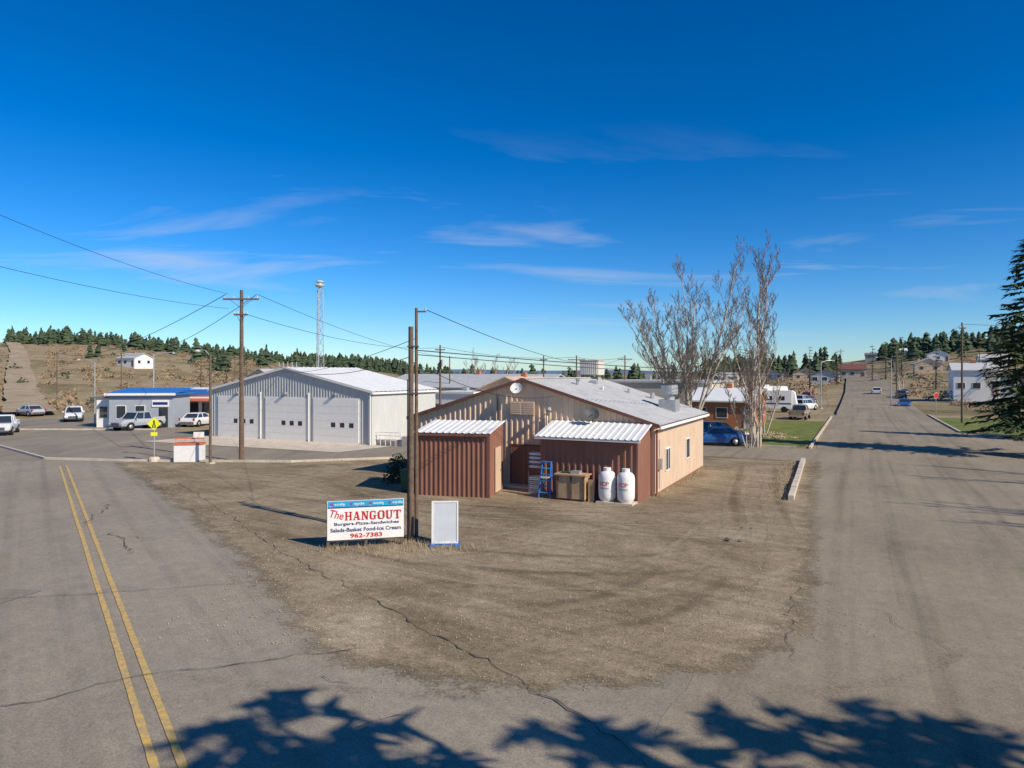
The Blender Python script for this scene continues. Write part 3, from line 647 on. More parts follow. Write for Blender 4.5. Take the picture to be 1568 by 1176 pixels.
# ------------------------------------------------------------------ generic houses
def house(name,x,y,rot,w,dp,e,pk,wall,roof,doors=1,wins=2,axis='x',trim=M_white,dz=0,garage=0):
    T=Thing(name,(x,y,hgt(x,y)+dz),rot); a,c=w/2,dp/2
    T.box('walls',wall,-a,a,-c,c,-2,e)
    o=.35
    if axis=='x':
        for s in(-1,1):
            k=(pk-e)/c
            T.add('roof',roof,[(-a-o,s*(c+o),e-o*k),(a+o,s*(c+o),e-o*k),(a+o,0,pk),(-a-o,0,pk),(-a-o,s*(c+o),e-o*k+.15),(a+o,s*(c+o),e-o*k+.15),(a+o,0,pk+.15),(-a-o,0,pk+.15)],[(0,1,2,3),(4,5,6,7),(0,1,5,4),(1,2,6,5),(0,3,7,4)])
            T.add('walls',wall,[(s*a,-c,e),(s*a,c,e),(s*a,0,pk)],[(0,1,2)])
    else:
        for s in(-1,1):
            k=(pk-e)/a
            T.add('roof',roof,[(s*(a+o),-c-o,e-o*k),(s*(a+o),c+o,e-o*k),(0,c+o,pk),(0,-c-o,pk),(s*(a+o),-c-o,e-o*k+.15),(s*(a+o),c+o,e-o*k+.15),(0,c+o,pk+.15),(0,-c-o,pk+.15)],[(0,1,2,3),(4,5,6,7),(0,1,5,4),(1,2,6,5),(0,3,7,4)])
            T.add('walls',wall,[(-a,s*c,e),(a,s*c,e),(0,s*c,pk)],[(0,1,2)])
    for i in range(wins):
        xx=-a+w*(i+.5)/(wins+ (doors>0)); window(T,'window',xx,-c,1.1,min(1.4,w/6),1.0,'x',-1,trim); window(T,'window',-c+dp*(i+.5)/wins,-a,1.1,1.0,1.0,'y',-1,trim); window(T,'window',-c+dp*(i+.5)/wins,a,1.1,1.0,1.0,'y',1,trim)
    if doors: T.box('door',M_trim if wall!=M_brick else M_white,a-w*.16,a-w*.16+.95,-c-.05,-c,0,2.05)
    if garage: T.box('garage_door',M_white,-a+.5,-a+3.3,-c-.07,-c-.052,0,2.3)
    if not garage and pk-e>.9: T.box('chimney',M_brick,-.3,.3,-.3,.3,pk-.5,pk+.6)
    T.done()
house('brick_shop',24.2,77,RB,6.5,10,2.8,4.0,M_brick,M_roofw,1,2,'x')
T=Thing('blue_roofed_building',(-42.2,72.5,0),R(6))
T.box('walls',M_sidb,0,6.4,0,5,0,3.45); T.box('walls',M_white,-1.7,-.004,1,5,0,3.1)
T.box('roof',M_blue,-.3,6.8,-.4,5.3,3.45,3.6); T.box('roof',M_white,-.3,6.8,-.44,-.4,3.4,3.65); T.rib('roof',M_blue,(-.3,-.4,3.61),(6.8,-.4,3.61),(-.3,5.3,4.1),(6.8,5.3,4.1),.5,.03)
T.box('roof',M_roofd,-2.0,-.3,.8,5.2,3.1,3.25)
T.box('fascia_sign',M_white,4.3,6.0,-.09,-.003,2.2,2.9); T.box('fascia_sign',M_navy,4.4,5.9,-.1,-.09,2.4,2.7); window(T,'window',1.2,0,1.0,.9,1.3,'x',-1); window(T,'window',3.1,0,1.0,.9,1.3,'x',-1); T.box('door',M_glass,5.0,5.9,-.05,-.002,0,2.1); window(T,'window',-1,1,1.0,.8,1.2,'x',-1); T.done()
T=Thing('convenience_store',(-39.4,80,0),R(0))
T.box('walls',M_white,0,5.5,0,6,0,3.7); T.box('parapet',M_white,-.2,5.7,-.2,6.2,3.7,4.0); T.box('parapet',M_blue,-.22,5.72,-.24,-.2,3.3,3.9); T.box('base_band',M_orange,0,5.5,-.06,-.003,0,.9)
for k in range(3): window(T,'window',1+k*1.6,0,1.1,1.2,1.3,'x',-1)
T.box('canopy',M_orange,-.2,5.6,-1.4,-.2,2.6,2.85); T.box('canopy',M_steel,-.1,0,-1.3,-1.2,0,2.6); T.box('canopy',M_steel,5.4,5.5,-1.3,-1.2,0,2.6); T.done()
def flat(name,x,y,rot,w,dp,h,wall,roof,n=4,par=.25):
    T=Thing(name,(x,y,hgt(x,y)),rot); T.box('walls',wall,0,w,0,dp,-1,h); T.box('roof',roof,-.2,w+.2,-.2,dp+.2,h,h+par)
    for k in range(n): window(T,'window',w*(k+.6)/(n+.4),0,1,.9,1.0,'x',-1)
    T.box('door',M_trim,w*.05,w*.05+.9,-.05,-.002,0,2.05); T.box('roof_vent',M_steel,w*.4,w*.4+.6,dp*.4,dp*.4+.6,h+par,h+par+.5); T.done()
house('long_metal_warehouse',-5,104,RB,26,14,3.7,5.5,M_beige,M_roofg,1,3)
flat('white_annex_building',-9.5,84,RB,5.5,8,3.3,M_white,M_roofw,2)
flat('tan_store_building',9,88,RB,16,16,4.6,M_beige,M_roofg,4)
house('yellow_gable_shed',1.5,86,RB,8,10,3.6,5.2,M_tan,M_tan2,1,2,'y')
house('white_roofed_shop',28,98,RB,8,9,3.0,4.3,M_white,M_roofw,1,2,'y')
house('white_house',84,126,R(-25),7,6,4.4,5.6,M_white,M_greyl,1,2,'x',dz=1.2)
house('mobile_home',94,134,R(-20),10,5,3.0,4.0,M_sidb,M_roofd,1,3,'x',dz=1)
rc=[M_white,M_beige,M_sidb,M_greyl,M_tan]; rr=[M_roofd,M_roofg,M_roofw,M_trim]
names=['hillside_house','farm_house','town_house','bungalow']
for (X,Y) in [(-128,235),(-230,420),(-70,200),(118,240),(135,225),(110,260),(172,280),(112,300),(150,340),(205,270),(190,225),(150,215),(228,440),(95,210),(200,360),(60,205),(75,240)]:
    house(random.choice(names),X,Y,RB+random.choice((0,1.57)),random.uniform(7,10),random.uniform(6,8),random.uniform(2.6,3.2),random.uniform(4.0,4.8),random.choice(rc),random.choice(rr),1,2,random.choice('xy'),garage=random.random()<.3)
# ------------------------------------------------------------------ vehicles
def carpaint(col): return plain('car_paint_%s'%(str(col)),col,.3,var=.05,spec=.6)
def car(name,x,y,heading,kind,col,z=None):
    P=carpaint(col); T=Thing(name,(x,y,(hgt(x,y) if z is None else z)+.02),heading)
    D={'sedan':(4.6,1.8),'suv':(4.8,1.9),'pickup':(5.6,1.95)}[kind]; L,Wd=D; h=Wd/2
    if kind=='sedan': st=[(-2.3,.35,.72,.8),(-2.2,.28,.92,.86),(-1.5,.25,.98,.9),(0,.25,.95,.9),(1.0,.25,.95,.9),(1.9,.27,.82,.87),(2.25,.32,.66,.78)]; cab=((-1.75,1.0),(-1.1,.25),.95,1.43)
    elif kind=='suv': st=[(-2.4,.4,1.05,.88),(-2.3,.33,1.12,.93),(-1.2,.32,1.12,.95),(.9,.32,1.1,.95),(1.9,.33,1.02,.92),(2.35,.38,.8,.85)]; cab=((-2.3,1.15),(-2.05,.45),1.1,1.72)
    else: st=[(-2.8,.5,1.02,.9),(-2.75,.45,1.05,.95),(-.9,.45,1.05,.97),(1.1,.45,1.12,.97),(2.3,.45,1.08,.95),(2.75,.5,.85,.9)]; cab=((-.85,1.35),(-.7,.75),1.08,1.78)
    vs=[];fs=[]
    for sx,zb,zt,w in st:
        m=(zb+zt)/2; vs+=[(sx,-w*.92,zb),(sx,-w,m-.05),(sx,-w,m+.12),(sx,-w*.9,zt),(sx,w*.9,zt),(sx,w,m+.12),(sx,w,m-.05),(sx,w*.92,zb)]
    for i in range(len(st)-1):
        for k in range(8): j=(k+1)%8; fs.append((i*8+k,i*8+j,i*8+8+j,i*8+8+k))
    fs.append(tuple(range(7,-1,-1))); o=(len(st)-1)*8; fs.append(tuple(o+k for k in range(8)))
    T.add('body',P,vs,fs)
    (b0,b1),(t0,t1),zb,zt=cab; wb=h*.9;wt=h*.74; zb-=.06
    T.add('glass',M_glass,[(b0,-wb,zb),(b1,-wb,zb),(b1,wb,zb),(b0,wb,zb),(t0,-wt,zt-.05),(t1,-wt,zt-.05),(t1,wt,zt-.05),(t0,wt,zt-.05)],[(0,1,5,4),(1,2,6,5),(2,3,7,6),(3,0,4,7)])
    T.add('body',P,[(t0-.03,-wt-.02,zt-.06),(t1+.03,-wt-.02,zt-.06),(t1+.03,wt+.02,zt-.06),(t0-.03,wt+.02,zt-.06),(t0+.1,-wt+.1,zt+.02),(t1-.1,-wt+.1,zt+.02),(t1-.1,wt-.1,zt+.02),(t0+.1,wt-.1,zt+.02)],[(0,1,5,4),(1,2,6,5),(2,3,7,6),(3,0,4,7),(4,5,6,7)])
    for s in(-1,1):
        for (xb,xt) in((b0,t0),(b1,t1),((b0+b1)/2-.1,(t0+t1)/2-.05))+((((b0*3+b1)/4,(t0*3+t1)/4),) if kind=='suv' else ()):
            T.tube('body',P,(xb,s*(wb+.0),zb),(xt,s*(wt+.0),zt-.04),.045,n=5)
    wr=.34 if kind=='sedan' else .38
    for wx in(-L*.31,L*.31):
        for s in(-1,1):
            T.tube('arch',M_blk,(wx,s*(h-.2),wr),(wx,s*(h+.004),wr),wr+.07,n=16)
            T.tube('wheels',M_blk,(wx,s*(h-.24),wr),(wx,s*(h+.02),wr),wr,n=16); T.tube('wheels',M_steel,(wx,s*(h+.02),wr),(wx,s*(h+.03),wr),wr*.6,n=12)
    fx=st[-1][0]; bx=st[0][0]; zl=(st[-1][1]+st[-1][2])/2+.05
    T.box('bumper',M_dksteel,fx-.02,fx+.05,-h*.85,h*.85,.35,.5); T.box('bumper',M_steel if kind=='pickup' else M_dksteel,bx-.06,bx+.02,-h*.85,h*.85,.4,.55)
    T.box('grille',M_dksteel,fx-.01,fx+.02,-.5,.5,.52,zl+.06)
    for s in(-1,1): T.box('headlight',M_lamp,fx-.03,fx+.025,s*.72-.14,s*.72+.14,zl-.07,zl+.07); T.box('taillight',M_lens,bx-.03,bx+.03,s*.8-.08,s*.8+.08,.7,.95); T.box('mirror',P,b1-.25,b1-.12,s*(h+.1)-.08,s*(h+.1)+.06,zb+.05,zb+.2)
    if kind=='pickup':
        T.box('bed',M_dksteel,-2.6,-.98,-.78,.78,1.02,1.055)
        for s in(-1,1): T.box('bed',P,-2.75,-.9,s*.86-.06,s*.86+.06,1.0,1.2)
        T.box('bed',P,-2.8,-2.7,-.9,.9,1.0,1.2)
    T.done(('wheels',))
WH=(.72,.72,.7);SV=(.42,.43,.45);GY=(.12,.13,.14);BL=(.03,.12,.35);RD=(.3,.03,.02);TN=(.35,.28,.18)
car('pickup_truck',-47.9,65.2,R(-62),'pickup',WH); car('parked_car',-64.5,92.6,R(150),'sedan',SV); car('suv',-52.5,83,R(-60),'suv',WH)
car('pickup_truck',-38.3,71,R(250),'pickup',SV); car('parked_car',-34.2,75.5,R(85),'sedan',WH)
car('wrecked_car',17.0,56.8,R(-10),'suv',(.05,.05,.055)); car('blue_car',16.2,55.2,R(170),'sedan',BL)
car('pickup_truck',36.2,87,R(60),'pickup',TN); car('suv',45.3,107,R(40),'suv',WH); car('parked_car',49,115,R(60),'sedan',WH); car('suv',52,124,R(50),'suv',SV); car('parked_car',47,117,R(55),'sedan',BL)
car('parked_car',55,129,R(40),'sedan',GY); car('suv',59,138,R(60),'suv',RD)
car('suv',77,137,R(62),'suv',GY); car('parked_car',84,148,R(64),'sedan',SV); car('suv',80,152,R(64),'suv',WH); car('parked_car',63.5,112,R(240),'sedan',BL)
for (x,y,a) in((38,103,RB),(48,130,.4)):
    T=Thing('motorhome',(x,y,hgt(x,y)),a); T.box('body',M_white,-4,3.4,-1.2,1.2,.6,3.2); T.add('body',M_white,[(3.4,-1.2,.6),(4.2,-1.1,.7),(4.2,1.1,.7),(3.4,1.2,.6),(3.4,-1.2,3.2),(3.8,-1.1,3.0),(3.8,1.1,3.0),(3.4,1.2,3.2)],[(0,1,5,4),(1,2,6,5),(2,3,7,6),(4,5,6,7)])
    T.box('stripe',M_navy,-4.01,3.4,-1.21,1.21,1.2,1.4)
    for k in range(4): T.box('window',M_glass,-3.4+k*1.7,-2.6+k*1.7,-1.22,1.22,1.8,2.4)
    T.box('ac_unit',M_greyl,-1,0,-.4,.4,3.2,3.5)
    for wx in(-2.6,2.4):
        for s in(-1,1): T.tube('wheels',M_blk,(wx,s*1.0,.45),(wx,s*1.22,.45),.45,n=14)
    T.done()
T=Thing('stop_sign',(60,98,0),R(20)); T.tube('post',M_steel,(0,0,0),(0,0,2.9),.04); T.tube('panel',M_red,(0,-.05,2.6),(0,-.07,2.6),.42,n=8); T.tube('panel',M_white,(0,-.045,2.6),(0,-.05,2.6),.46,n=8); T.done()
T=Thing('oil_tank',(19.9,56.6,0),.3); T.lathe('vessel',M_white,(0,0,0),[(.3,.05),(.45,.15),(.45,1.1),(.3,1.25),(.05,1.3)],16); T.box('legs',M_dksteel,-.4,.4,-.05,.05,0,.1); T.done()
T=Thing('timber_retaining_wall'); 
for (a0,b0,a1,b1) in((16,104,26,94),(26,94,44,88),(30,100,48,94)):
    p=Vector(ab(a0,b0));q=Vector(ab(a1,b1)); L=(q-p).length; n0=int(L/1.2)
    for k in range(n0):
        c=p.lerp(q,k/n0); e=p.lerp(q,(k+.93)/n0); dd=(e-c).normalized(); nn=Vector((dd.y,-dd.x))*.12
        hh=.9+.25*noise.noise(Vector((k,a0,0))); u=[c-nn,c+nn,e+nn,e-nn]
        T.add('w',M_wood if k%3 else M_conc,[(v.x,v.y,0) for v in u]+[(v.x,v.y,hh) for v in u],[(4,5,6,7),(0,1,5,4),(1,2,6,5),(2,3,7,6),(3,0,4,7)])
T.done()
T=Thing('earth_bank'); pts=[ab(16.3,104.5),ab(26.3,94.5),ab(44,88.5),ab(80,88.5)]; bk=[ab(24,124),ab(34,114),ab(48,108),ab(80,108)]
vs=[(p[0],p[1],.8) for p in pts]+[(p[0],p[1],1.9) for p in bk]
T.add('b',M_verge,vs,[(0,1,5,4),(1,2,6,5),(2,3,7,6)]); T.done()
# ------------------------------------------------------------------ trees
def bare_tree(name,x,y,h,spread,stems=4,seed=1,sub=5,r0=.22,flare=.4,dens=1.0,up0=.03):
    rnd=random.Random(seed); T=Thing(name,(x,y,hgt(x,y)-.05)); 
    def br(p,dv,L,r,lv,up=.05):
        n=6 if lv<2 else 3; q=p.copy(); dd=dv.copy(); pts=[(q.copy(),r)]
        for i in range(n):
            dd=(dd+Vector((rnd.gauss(0,.07),rnd.gauss(0,.07),up))*(1+.5*lv)).normalized()
            q=q+dd*L/n; pts.append((q.copy(),r*(1-(i+1)/n*.78)))
        for i in range(n): T.tube('branches' if lv else 'trunk',M_bark if lv<2 else M_twig,pts[i][0],pts[i+1][0],max(pts[i][1],.012),max(pts[i+1][1],.009),7 if lv==0 else (5 if lv==1 else 3),cap=False)
        if lv>=sub-1: return
        k=max(2,int({0:11,1:7,2:5,3:3}.get(lv,3)*dens+.5))
        for i in range(k):
            f=(.25 if lv==0 else .12)+(.78)*(i+rnd.random())/k; f=min(f,.99); idx=min(n-1,int(f*n)); a=pts[idx][0].lerp(pts[idx+1][0],f*n-idx)
            rr=pts[idx][1]*.47; az=rnd.uniform(0,6.28); sd=Vector((math.cos(az),math.sin(az),rnd.uniform(.3,1.0))).normalized()
            nd=(dd*.55+sd*spread).normalized() 
            br(a,nd,L*rnd.uniform(.2,.36)*(1.15-.5*f)*(1.0 if lv==0 else 1.3),max(rr,.012),lv+1,.07)
    for s in range(stems):
        az=6.28*s/stems+rnd.uniform(-.4,.4); tl=flare*rnd.uniform(.3,1)
        br(Vector((math.cos(az)*.25,math.sin(az)*.25,0)),Vector((math.cos(az)*tl,math.sin(az)*tl,1)).normalized(),h*rnd.uniform(.72,1.02)*(1-.3*tl),r0*rnd.uniform(.7,1.1),0,up0)
    T.done()
bare_tree('bare_poplar_tree',15.9,62,16.6,.85,9,3,5,r0=.15,flare=.40,up0=.015,dens=1.15)
bare_tree('bare_poplar_tree',19.1,54,14.8,.6,4,11,5,r0=.13,flare=.12,up0=.02,dens=1.1)
bare_tree('bare_tree',18.3,53.4,6,.8,6,12,4,r0=.06,flare=.35); bare_tree('bare_tree',24,66,7,.8,4,13,4,r0=.09)
bare_tree('bare_tree',30,90,7,.8,4,15,4,r0=.12); bare_tree('bare_tree',27,84,7.5,.8,5,35,4,r0=.12)
bare_tree('bare_tree',-6.0,120,9,.9,4,16,4,r0=.15); bare_tree('bare_tree',-2,122,8.5,.9,4,17,4,r0=.15); bare_tree('bare_tree',84,120,8,.8,4,19,4,r0=.14)
bare_tree('bare_tree',60,170,9,.9,3,21,4,r0=.15); bare_tree('bare_tree',90,160,9,.9,4,22,4,r0=.15)
def conifer(name,x,y,h,rad,seed=1,dens=1.0,base=.08,pw=.8,big=1.0):
    rnd=random.Random(seed); T=Thing(name,(x,y,hgt(x,y)-.05)); T.tube('trunk',M_barkd,(0,0,0),(0,0,h*.98),h*.016+.05,.02,8)
    nl=int(h*2.4*dens); vs=[];fs=[]
    for i in range(nl):
        f=base+(1-base)*i/nl; z=h*f; R0=rad*(1-f)**pw*rnd.uniform(.7,1.18)+.15; nb=int(9*dens) 
        for k in range(nb):
            az=rnd.uniform(0,6.28); L=R0*rnd.uniform(.6,1.15); dr=-.25-.15*(1-f); dx,dy=math.cos(az),math.sin(az)
            if i%2==0 and L>.8: T.tube('limbs',M_barkd,(0,0,z),(dx*L*.8,dy*L*.8,z+dr*L*.8),.03,.01,3,False)
            m=max(3,int(L*5*dens))
            for q in range(m):
                g=(.25+.75*(q+rnd.random())/m)*L; c=Vector((dx*g,dy*g,z+dr*g+.12*g*g/L)); 
                for e in range(2):
                    s=rnd.uniform(.16,.34)*big; w=az+rnd.choice((-1,1))*rnd.uniform(.3,1.2)
                    t=Vector((math.cos(w),math.sin(w),rnd.uniform(-.6,.1)))*s*1.8; u=Vector((-math.sin(w),math.cos(w),rnd.uniform(-.5,.5)))*s*.4
                    o=len(vs); vs+=[c-u,c+u,c+t+u*.2,c+t-u*.2]; fs.append((o,o+1,o+2,o+3))
    T.add('foliage',M_need,vs,fs); T.done()
conifer('spruce_tree',35.9,48,15.4,4.3,5,1.1,.16,.75)
conifer('spruce_tree',45.5,60,10,3,6)
# trees outside the frame to the right / behind the viewpoint (cast the road shadows)
conifer('spruce_tree',6.7,3.1,10.3,2.2,21,.75,.15,.45,1.2); conifer('spruce_tree',8.6,.5,12.3,2.6,26,.75,.15,.45,1.2); conifer('spruce_tree',13.0,1.7,11.5,2.4,22,.75,.1,.6,1.2); conifer('spruce_tree',15.6,2.3,11.2,2.7,23,.75,.1,.5,1.2)
conifer('spruce_tree',19.2,1.0,12.5,2.6,24,.75,.1,.5,1.2)
bare_tree('bare_tree',30.5,19.5,12.5,.6,3,31,4,r0=.2); bare_tree('bare_tree',38,31,12,.5,3,32,4,r0=.2); conifer('spruce_tree',47,25,13,2.6,25,.7)
k=0
for (x,y,h) in [(55,188,12),(60,196,14),(66,200,13),(70,206,12),(76,212,11),(52,196,12),(48,190,10),(64,190,12),(72,196,11),(108,200,12),(116,206,13),(102,196,11),(80,186,12),(92,196,10),(120,170,13),(108,160,10),(128,176,12),(150,190,13),(-62,158,9),(-66,160,10),(-71,158,8),(-60,165,8),(-30,185,8),(-90,235,9),(135,188,10),(36,156,9),(42,165,10),(98,160,10),(-36,150,6)]:
    k+=1; conifer('pine_tree',x,y,h,h*.25,40+k,.52,.1)
def forest(name,pts,hmin,hmax,seed):
    rnd=random.Random(seed); vs=[];fs=[];T=Thing(name)
    for (x,y) in pts:
        z=hgt(x,y)-.3; h=rnd.uniform(hmin,hmax)*rnd.uniform(.65,1.1); rd=h*rnd.uniform(.22,.38); px=rnd.choice((.5,.7,.9))
        for t in range(6):
            f=t/6; zc=z+h*(.1+.9*f); r1=rd*(1-f)**px; zt=zc+h*.3*(1-.4*f); n=7; o=len(vs); a0=rnd.random()
            for i in range(n): 
                a=a0+6.283*i/n; rr=r1*rnd.uniform(.5,1.3); vs.append((x+rr*math.cos(a),y+rr*math.sin(a),zc+rnd.uniform(-.06,.06)*h))
            vs.append((x+rnd.uniform(-.1,.1)*rd,y,min(zt,z+h)))
            for i in range(n): fs.append((o+i,o+(i+1)%n,o+n))
    T.add('t',M_needd,vs,fs); T.done()
rnd=random.Random(4); P=[]
for i in range(1150):
    th=-rnd.uniform(.13,.63); dd=rnd.gauss(500,26)
    if noise.noise(Vector((th*24,0,0)))<-.2 and rnd.random()<.65: continue
    P.append((math.sin(th)*dd,math.cos(th)*dd))
for i in range(30):
    th=-rnd.uniform(.2,.55); dd=rnd.uniform(260,430); P.append((math.sin(th)*dd,math.cos(th)*dd))
forest('ridge_forest',P,6.5,11,1)
P=[]
for i in range(480):
    th=rnd.uniform(.27,.56) if rnd.random()<.6 else rnd.uniform(.5,.75); dd=rnd.gauss(430,50); P.append((math.sin(th)*dd,math.cos(th)*dd))
for i in range(90):
    th=rnd.uniform(-.14,.25); dd=rnd.gauss(420,40); P.append((math.sin(th)*dd,math.cos(th)*dd))
P=[p for p in P if abs(p[0]*.895-p[1]*.446-2)>9 and not (p[0]*.895-p[1]*.446<2 and p[0]*.895-p[1]*.446>-32 and p[1]>360)]
forest('far_forest',P,7,13,2)
def shrubs(name,mat,pts,s0,s1,seed,n=26,leaf=.28,flat_=.7):
    rnd=random.Random(seed);vs=[];fs=[]
    for(x,y) in pts:
        z=hgt(x,y); s=rnd.uniform(s0,s1)
        for i in range(n):
            v=Vector((rnd.gauss(0,1),rnd.gauss(0,1),rnd.gauss(0,1))).normalized()*rnd.uniform(.4,1)*s; v.z=abs(v.z)*flat_
            c=Vector((x,y,z))+v; a=Vector((rnd.gauss(0,1),rnd.gauss(0,1),rnd.gauss(0,1))).normalized()*leaf*s; b=a.orthogonal().normalized()*leaf*s*.6
            o=len(vs); vs+=[c-a,c+b,c+a,c-b]; fs.append((o,o+1,o+2,o+3))
    T=Thing(name);T.add('s',mat,vs,fs);T.done()
P=[];
for i in range(460):
    th=-rnd.uniform(.2,.68); dd=rnd.uniform(118,460); q=(math.sin(th)*dd,math.cos(th)*dd)
    if abs(q[0]/q[1]+.71)<.028: continue
    P.append(q)
for i in range(380):
    th=rnd.uniform(.25,.7); dd=rnd.uniform(150,460); q=(math.sin(th)*dd,math.cos(th)*dd)
    if abs(q[0]*.895-q[1]*.446-2)<8: continue
    P.append(q)
shrubs('hillside_shrubs',M_shrub,P,.8,2.6,5,40,.18,.9)
shrubs('green_shrubs',M_evg,[(q[0]+3,q[1]+4) for i,q in enumerate(P) if i%7==0],.8,2.2,6,40,.2,1.1)
shrubs('juniper_bush',M_evg,[(-6.1,36.6),(-5.9,36.2)],.75,.95,8,420,.10,1.9)
P=[(20+rnd.uniform(-3,5),60+rnd.uniform(-3,12)) for i in range(40)]; shrubs('dry_weeds',M_straw,P,.3,.6,9,60,.16,.6)
P=[(rnd.gauss(70,12),rnd.gauss(112,6)) for i in range(50)]; P=[p for p in P if p[0]*.895-p[1]*.446>14]; shrubs('hedge_shrubs',M_shrub,P,.6,1.4,10,60,.18,1)
def grass(name,mat,centers,n,hmin,hmax,seed):
    rnd=random.Random(seed);vs=[];fs=[]
    for (cx,cy,r) in centers:
        for i in range(n):
            x=cx+rnd.gauss(0,r);y=cy+rnd.gauss(0,r*.6);a=rnd.uniform(0,6.28);h=rnd.uniform(hmin,hmax);w=.007
            l=rnd.uniform(0,.8)*h; o=len(vs); vs+=[(x-w*math.cos(a),y-w*math.sin(a),.02),(x+w*math.cos(a),y+w*math.sin(a),.02),(x+l*math.sin(a),y-l*math.cos(a),h)]; fs.append((o,o+1,o+2))
    T=Thing(name);T.add('g',mat,vs,fs);T.done()
grass('dry_grass_tufts',M_straw,[(-3.6,23.3,.5),(-3.0,23.0,.5),(-4.6,22.7,.6),(-1.9,22.6,.6),(-2.7,22.3,.7),(-5.8,22.4,.3),(-4.0,21.9,.7)],170,.05,.26,3)
grass('verge_grass',M_straw,[(-20+i*1.1,44.6+rnd.uniform(-.4,.4),.6) for i in range(12)]+[(-29-i*.6,36+i*.9,1.0) for i in range(10)]+[(11.7+i*.42,31+i*.9,.3) for i in range(15)]+[(-6.5,35.6,.5),(-5.2,34.6,.4)],90,.06,.25,4)
grass('building_edge_weeds',M_straw,[loc(.25,k*.8) + (.18,) for k in range(14)]+[loc(-5.5-k*.5,-.3)+(.15,) for k in range(5)],60,.05,.25,5)
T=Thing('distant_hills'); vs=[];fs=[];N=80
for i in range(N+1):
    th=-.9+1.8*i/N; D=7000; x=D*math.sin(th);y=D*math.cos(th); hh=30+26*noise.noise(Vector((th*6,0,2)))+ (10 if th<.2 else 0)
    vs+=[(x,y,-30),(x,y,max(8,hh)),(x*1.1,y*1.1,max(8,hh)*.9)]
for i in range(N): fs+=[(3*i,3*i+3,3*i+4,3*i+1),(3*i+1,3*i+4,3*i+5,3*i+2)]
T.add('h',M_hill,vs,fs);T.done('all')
# ------------------------------------------------------------------ light, sky, camera
el=R(35); sd=Vector((.79,-.61)).normalized(); rot=math.atan2(sd.x,sd.y)
su=bpy.data.lights.new('sun','SUN'); su.energy=5.0; su.angle=R(.55); su.color=(1,.91,.77)
so=bpy.data.objects.new('sun',su); scene.collection.objects.link(so); so.location=(30,-20,40)
S3=Vector((sd.x*math.cos(el),sd.y*math.cos(el),math.sin(el))); so.rotation_euler=S3.to_track_quat('Z','Y').to_euler()
w=bpy.data.worlds.new('World'); scene.world=w; w.use_nodes=True; t=w.node_tree; bg=t.nodes['Background']
sk=t.nodes.new('ShaderNodeTexSky'); sk.sky_type='NISHITA'; sk.sun_disc=False; sk.sun_elevation=el; sk.sun_rotation=rot; sk.altitude=900; sk.air_density=1.0; sk.dust_density=.3; sk.ozone_density=2.6
def vm(op,a,b):
    n_=t.nodes.new('ShaderNodeVectorMath'); n_.operation=op; t.links.new(a,n_.inputs[0]); n_.inputs[1].default_value=b; return n_.outputs[0]
ga=t.nodes.new('ShaderNodeGamma'); ga.inputs[1].default_value=1.18
t.links.new(vm('MULTIPLY',sk.outputs[0],(.1,.1,.1)),ga.inputs[0])
hs=t.nodes.new('ShaderNodeHueSaturation'); hs.inputs['Saturation'].default_value=1.22; hs.inputs['Value'].default_value=1.0
t.links.new(vm('MULTIPLY',ga.outputs[0],(7.6,9.3,11.6)),hs.inputs['Color'])
tc=t.nodes.new('ShaderNodeTexCoord'); sp=t.nodes.new('ShaderNodeSeparateXYZ'); t.links.new(tc.outputs['Generated'],sp.inputs[0])
def mth(op,a,b=None):
    n_=t.nodes.new('ShaderNodeMath'); n_.operation=op
    for i,v in enumerate((a,b)):
        if v is None: continue
        if isinstance(v,(int,float)): n_.inputs[i].default_value=v
        else: t.links.new(v,n_.inputs[i])
    return n_.outputs[0]
zz=mth('ADD',mth('MAXIMUM',sp.outputs[2],0.0),.06)
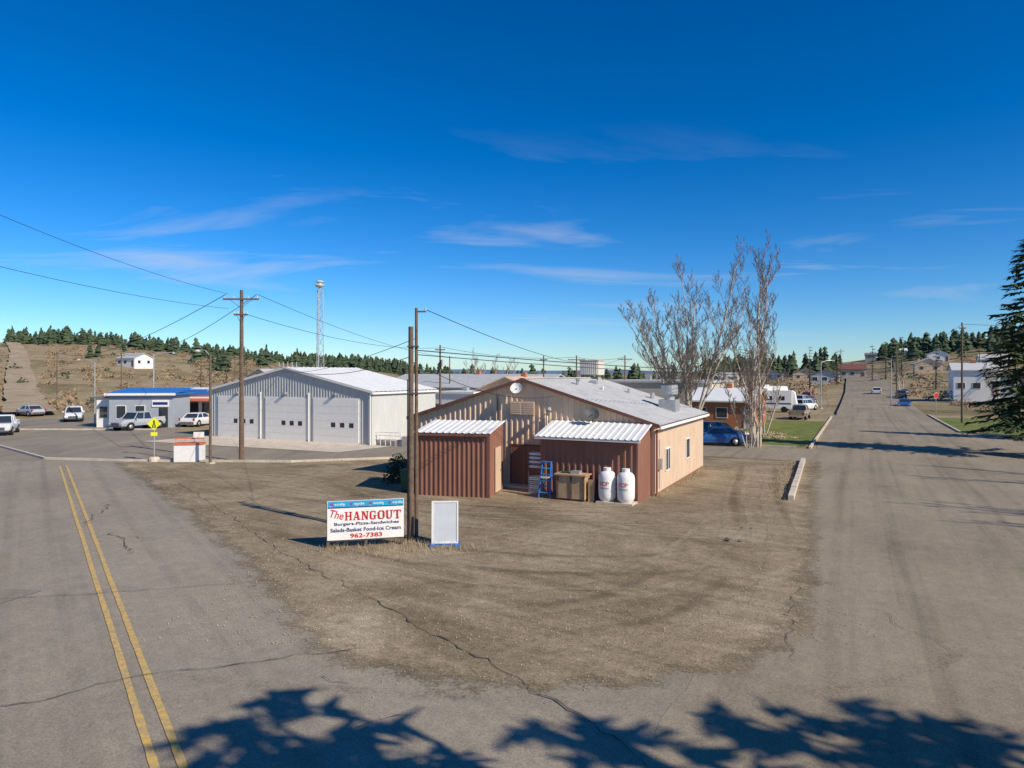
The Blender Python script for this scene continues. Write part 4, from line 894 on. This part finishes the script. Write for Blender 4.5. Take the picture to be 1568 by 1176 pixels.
cx=t.nodes.new('ShaderNodeCombineXYZ'); t.links.new(mth('DIVIDE',sp.outputs[0],zz),cx.inputs[0]); t.links.new(mth('DIVIDE',sp.outputs[1],zz),cx.inputs[1])
mp=t.nodes.new('ShaderNodeMapping'); mp.inputs['Scale'].default_value=(.35,.75,1); mp.inputs['Rotation'].default_value=(0,0,.25); t.links.new(cx.outputs[0],mp.inputs[0])
n1=t.nodes.new('ShaderNodeTexNoise'); n1.inputs['Scale'].default_value=1.1; n1.inputs['Detail'].default_value=8; n1.inputs['Roughness'].default_value=.55; n1.inputs['Distortion'].default_value=.6; t.links.new(mp.outputs[0],n1.inputs[0])
cr=t.nodes.new('ShaderNodeValToRGB'); cr.color_ramp.elements[0].position=.55; cr.color_ramp.elements[1].position=.80; t.links.new(n1.outputs[0],cr.inputs[0])
fd=t.nodes.new('ShaderNodeMapRange'); fd.inputs[1].default_value=.02; fd.inputs[2].default_value=.1; t.links.new(sp.outputs[2],fd.inputs[0])
fd2=t.nodes.new('ShaderNodeMapRange'); fd2.inputs[1].default_value=.34; fd2.inputs[2].default_value=.18; t.links.new(sp.outputs[2],fd2.inputs[0])
fac=mth('MULTIPLY',mth('MULTIPLY',mth('MULTIPLY',cr.outputs[0],fd.outputs[0]),fd2.outputs[0]),.7)
mx=t.nodes.new('ShaderNodeMix'); mx.data_type='RGBA'; t.links.new(fac,mx.inputs[0]); t.links.new(hs.outputs[0],mx.inputs[6]); mx.inputs[7].default_value=(5,5.3,5.7,1)
t.links.new(mx.outputs[2],bg.inputs[0]); bg.inputs[1].default_value=.125
cam=bpy.data.cameras.new('camera'); co=bpy.data.objects.new('camera',cam); scene.collection.objects.link(co); co.location=(0,0,5.7); co.rotation_euler=(R(90),0,0)
cam.sensor_width=36; cam.sensor_fit='HORIZONTAL'; cam.lens=24.34; cam.shift_y=-.0102; cam.clip_end=20000; cam.clip_start=.1
scene.camera=co
scene.view_settings.view_transform='Standard'; scene.view_settings.look='None'; scene.view_settings.exposure=0
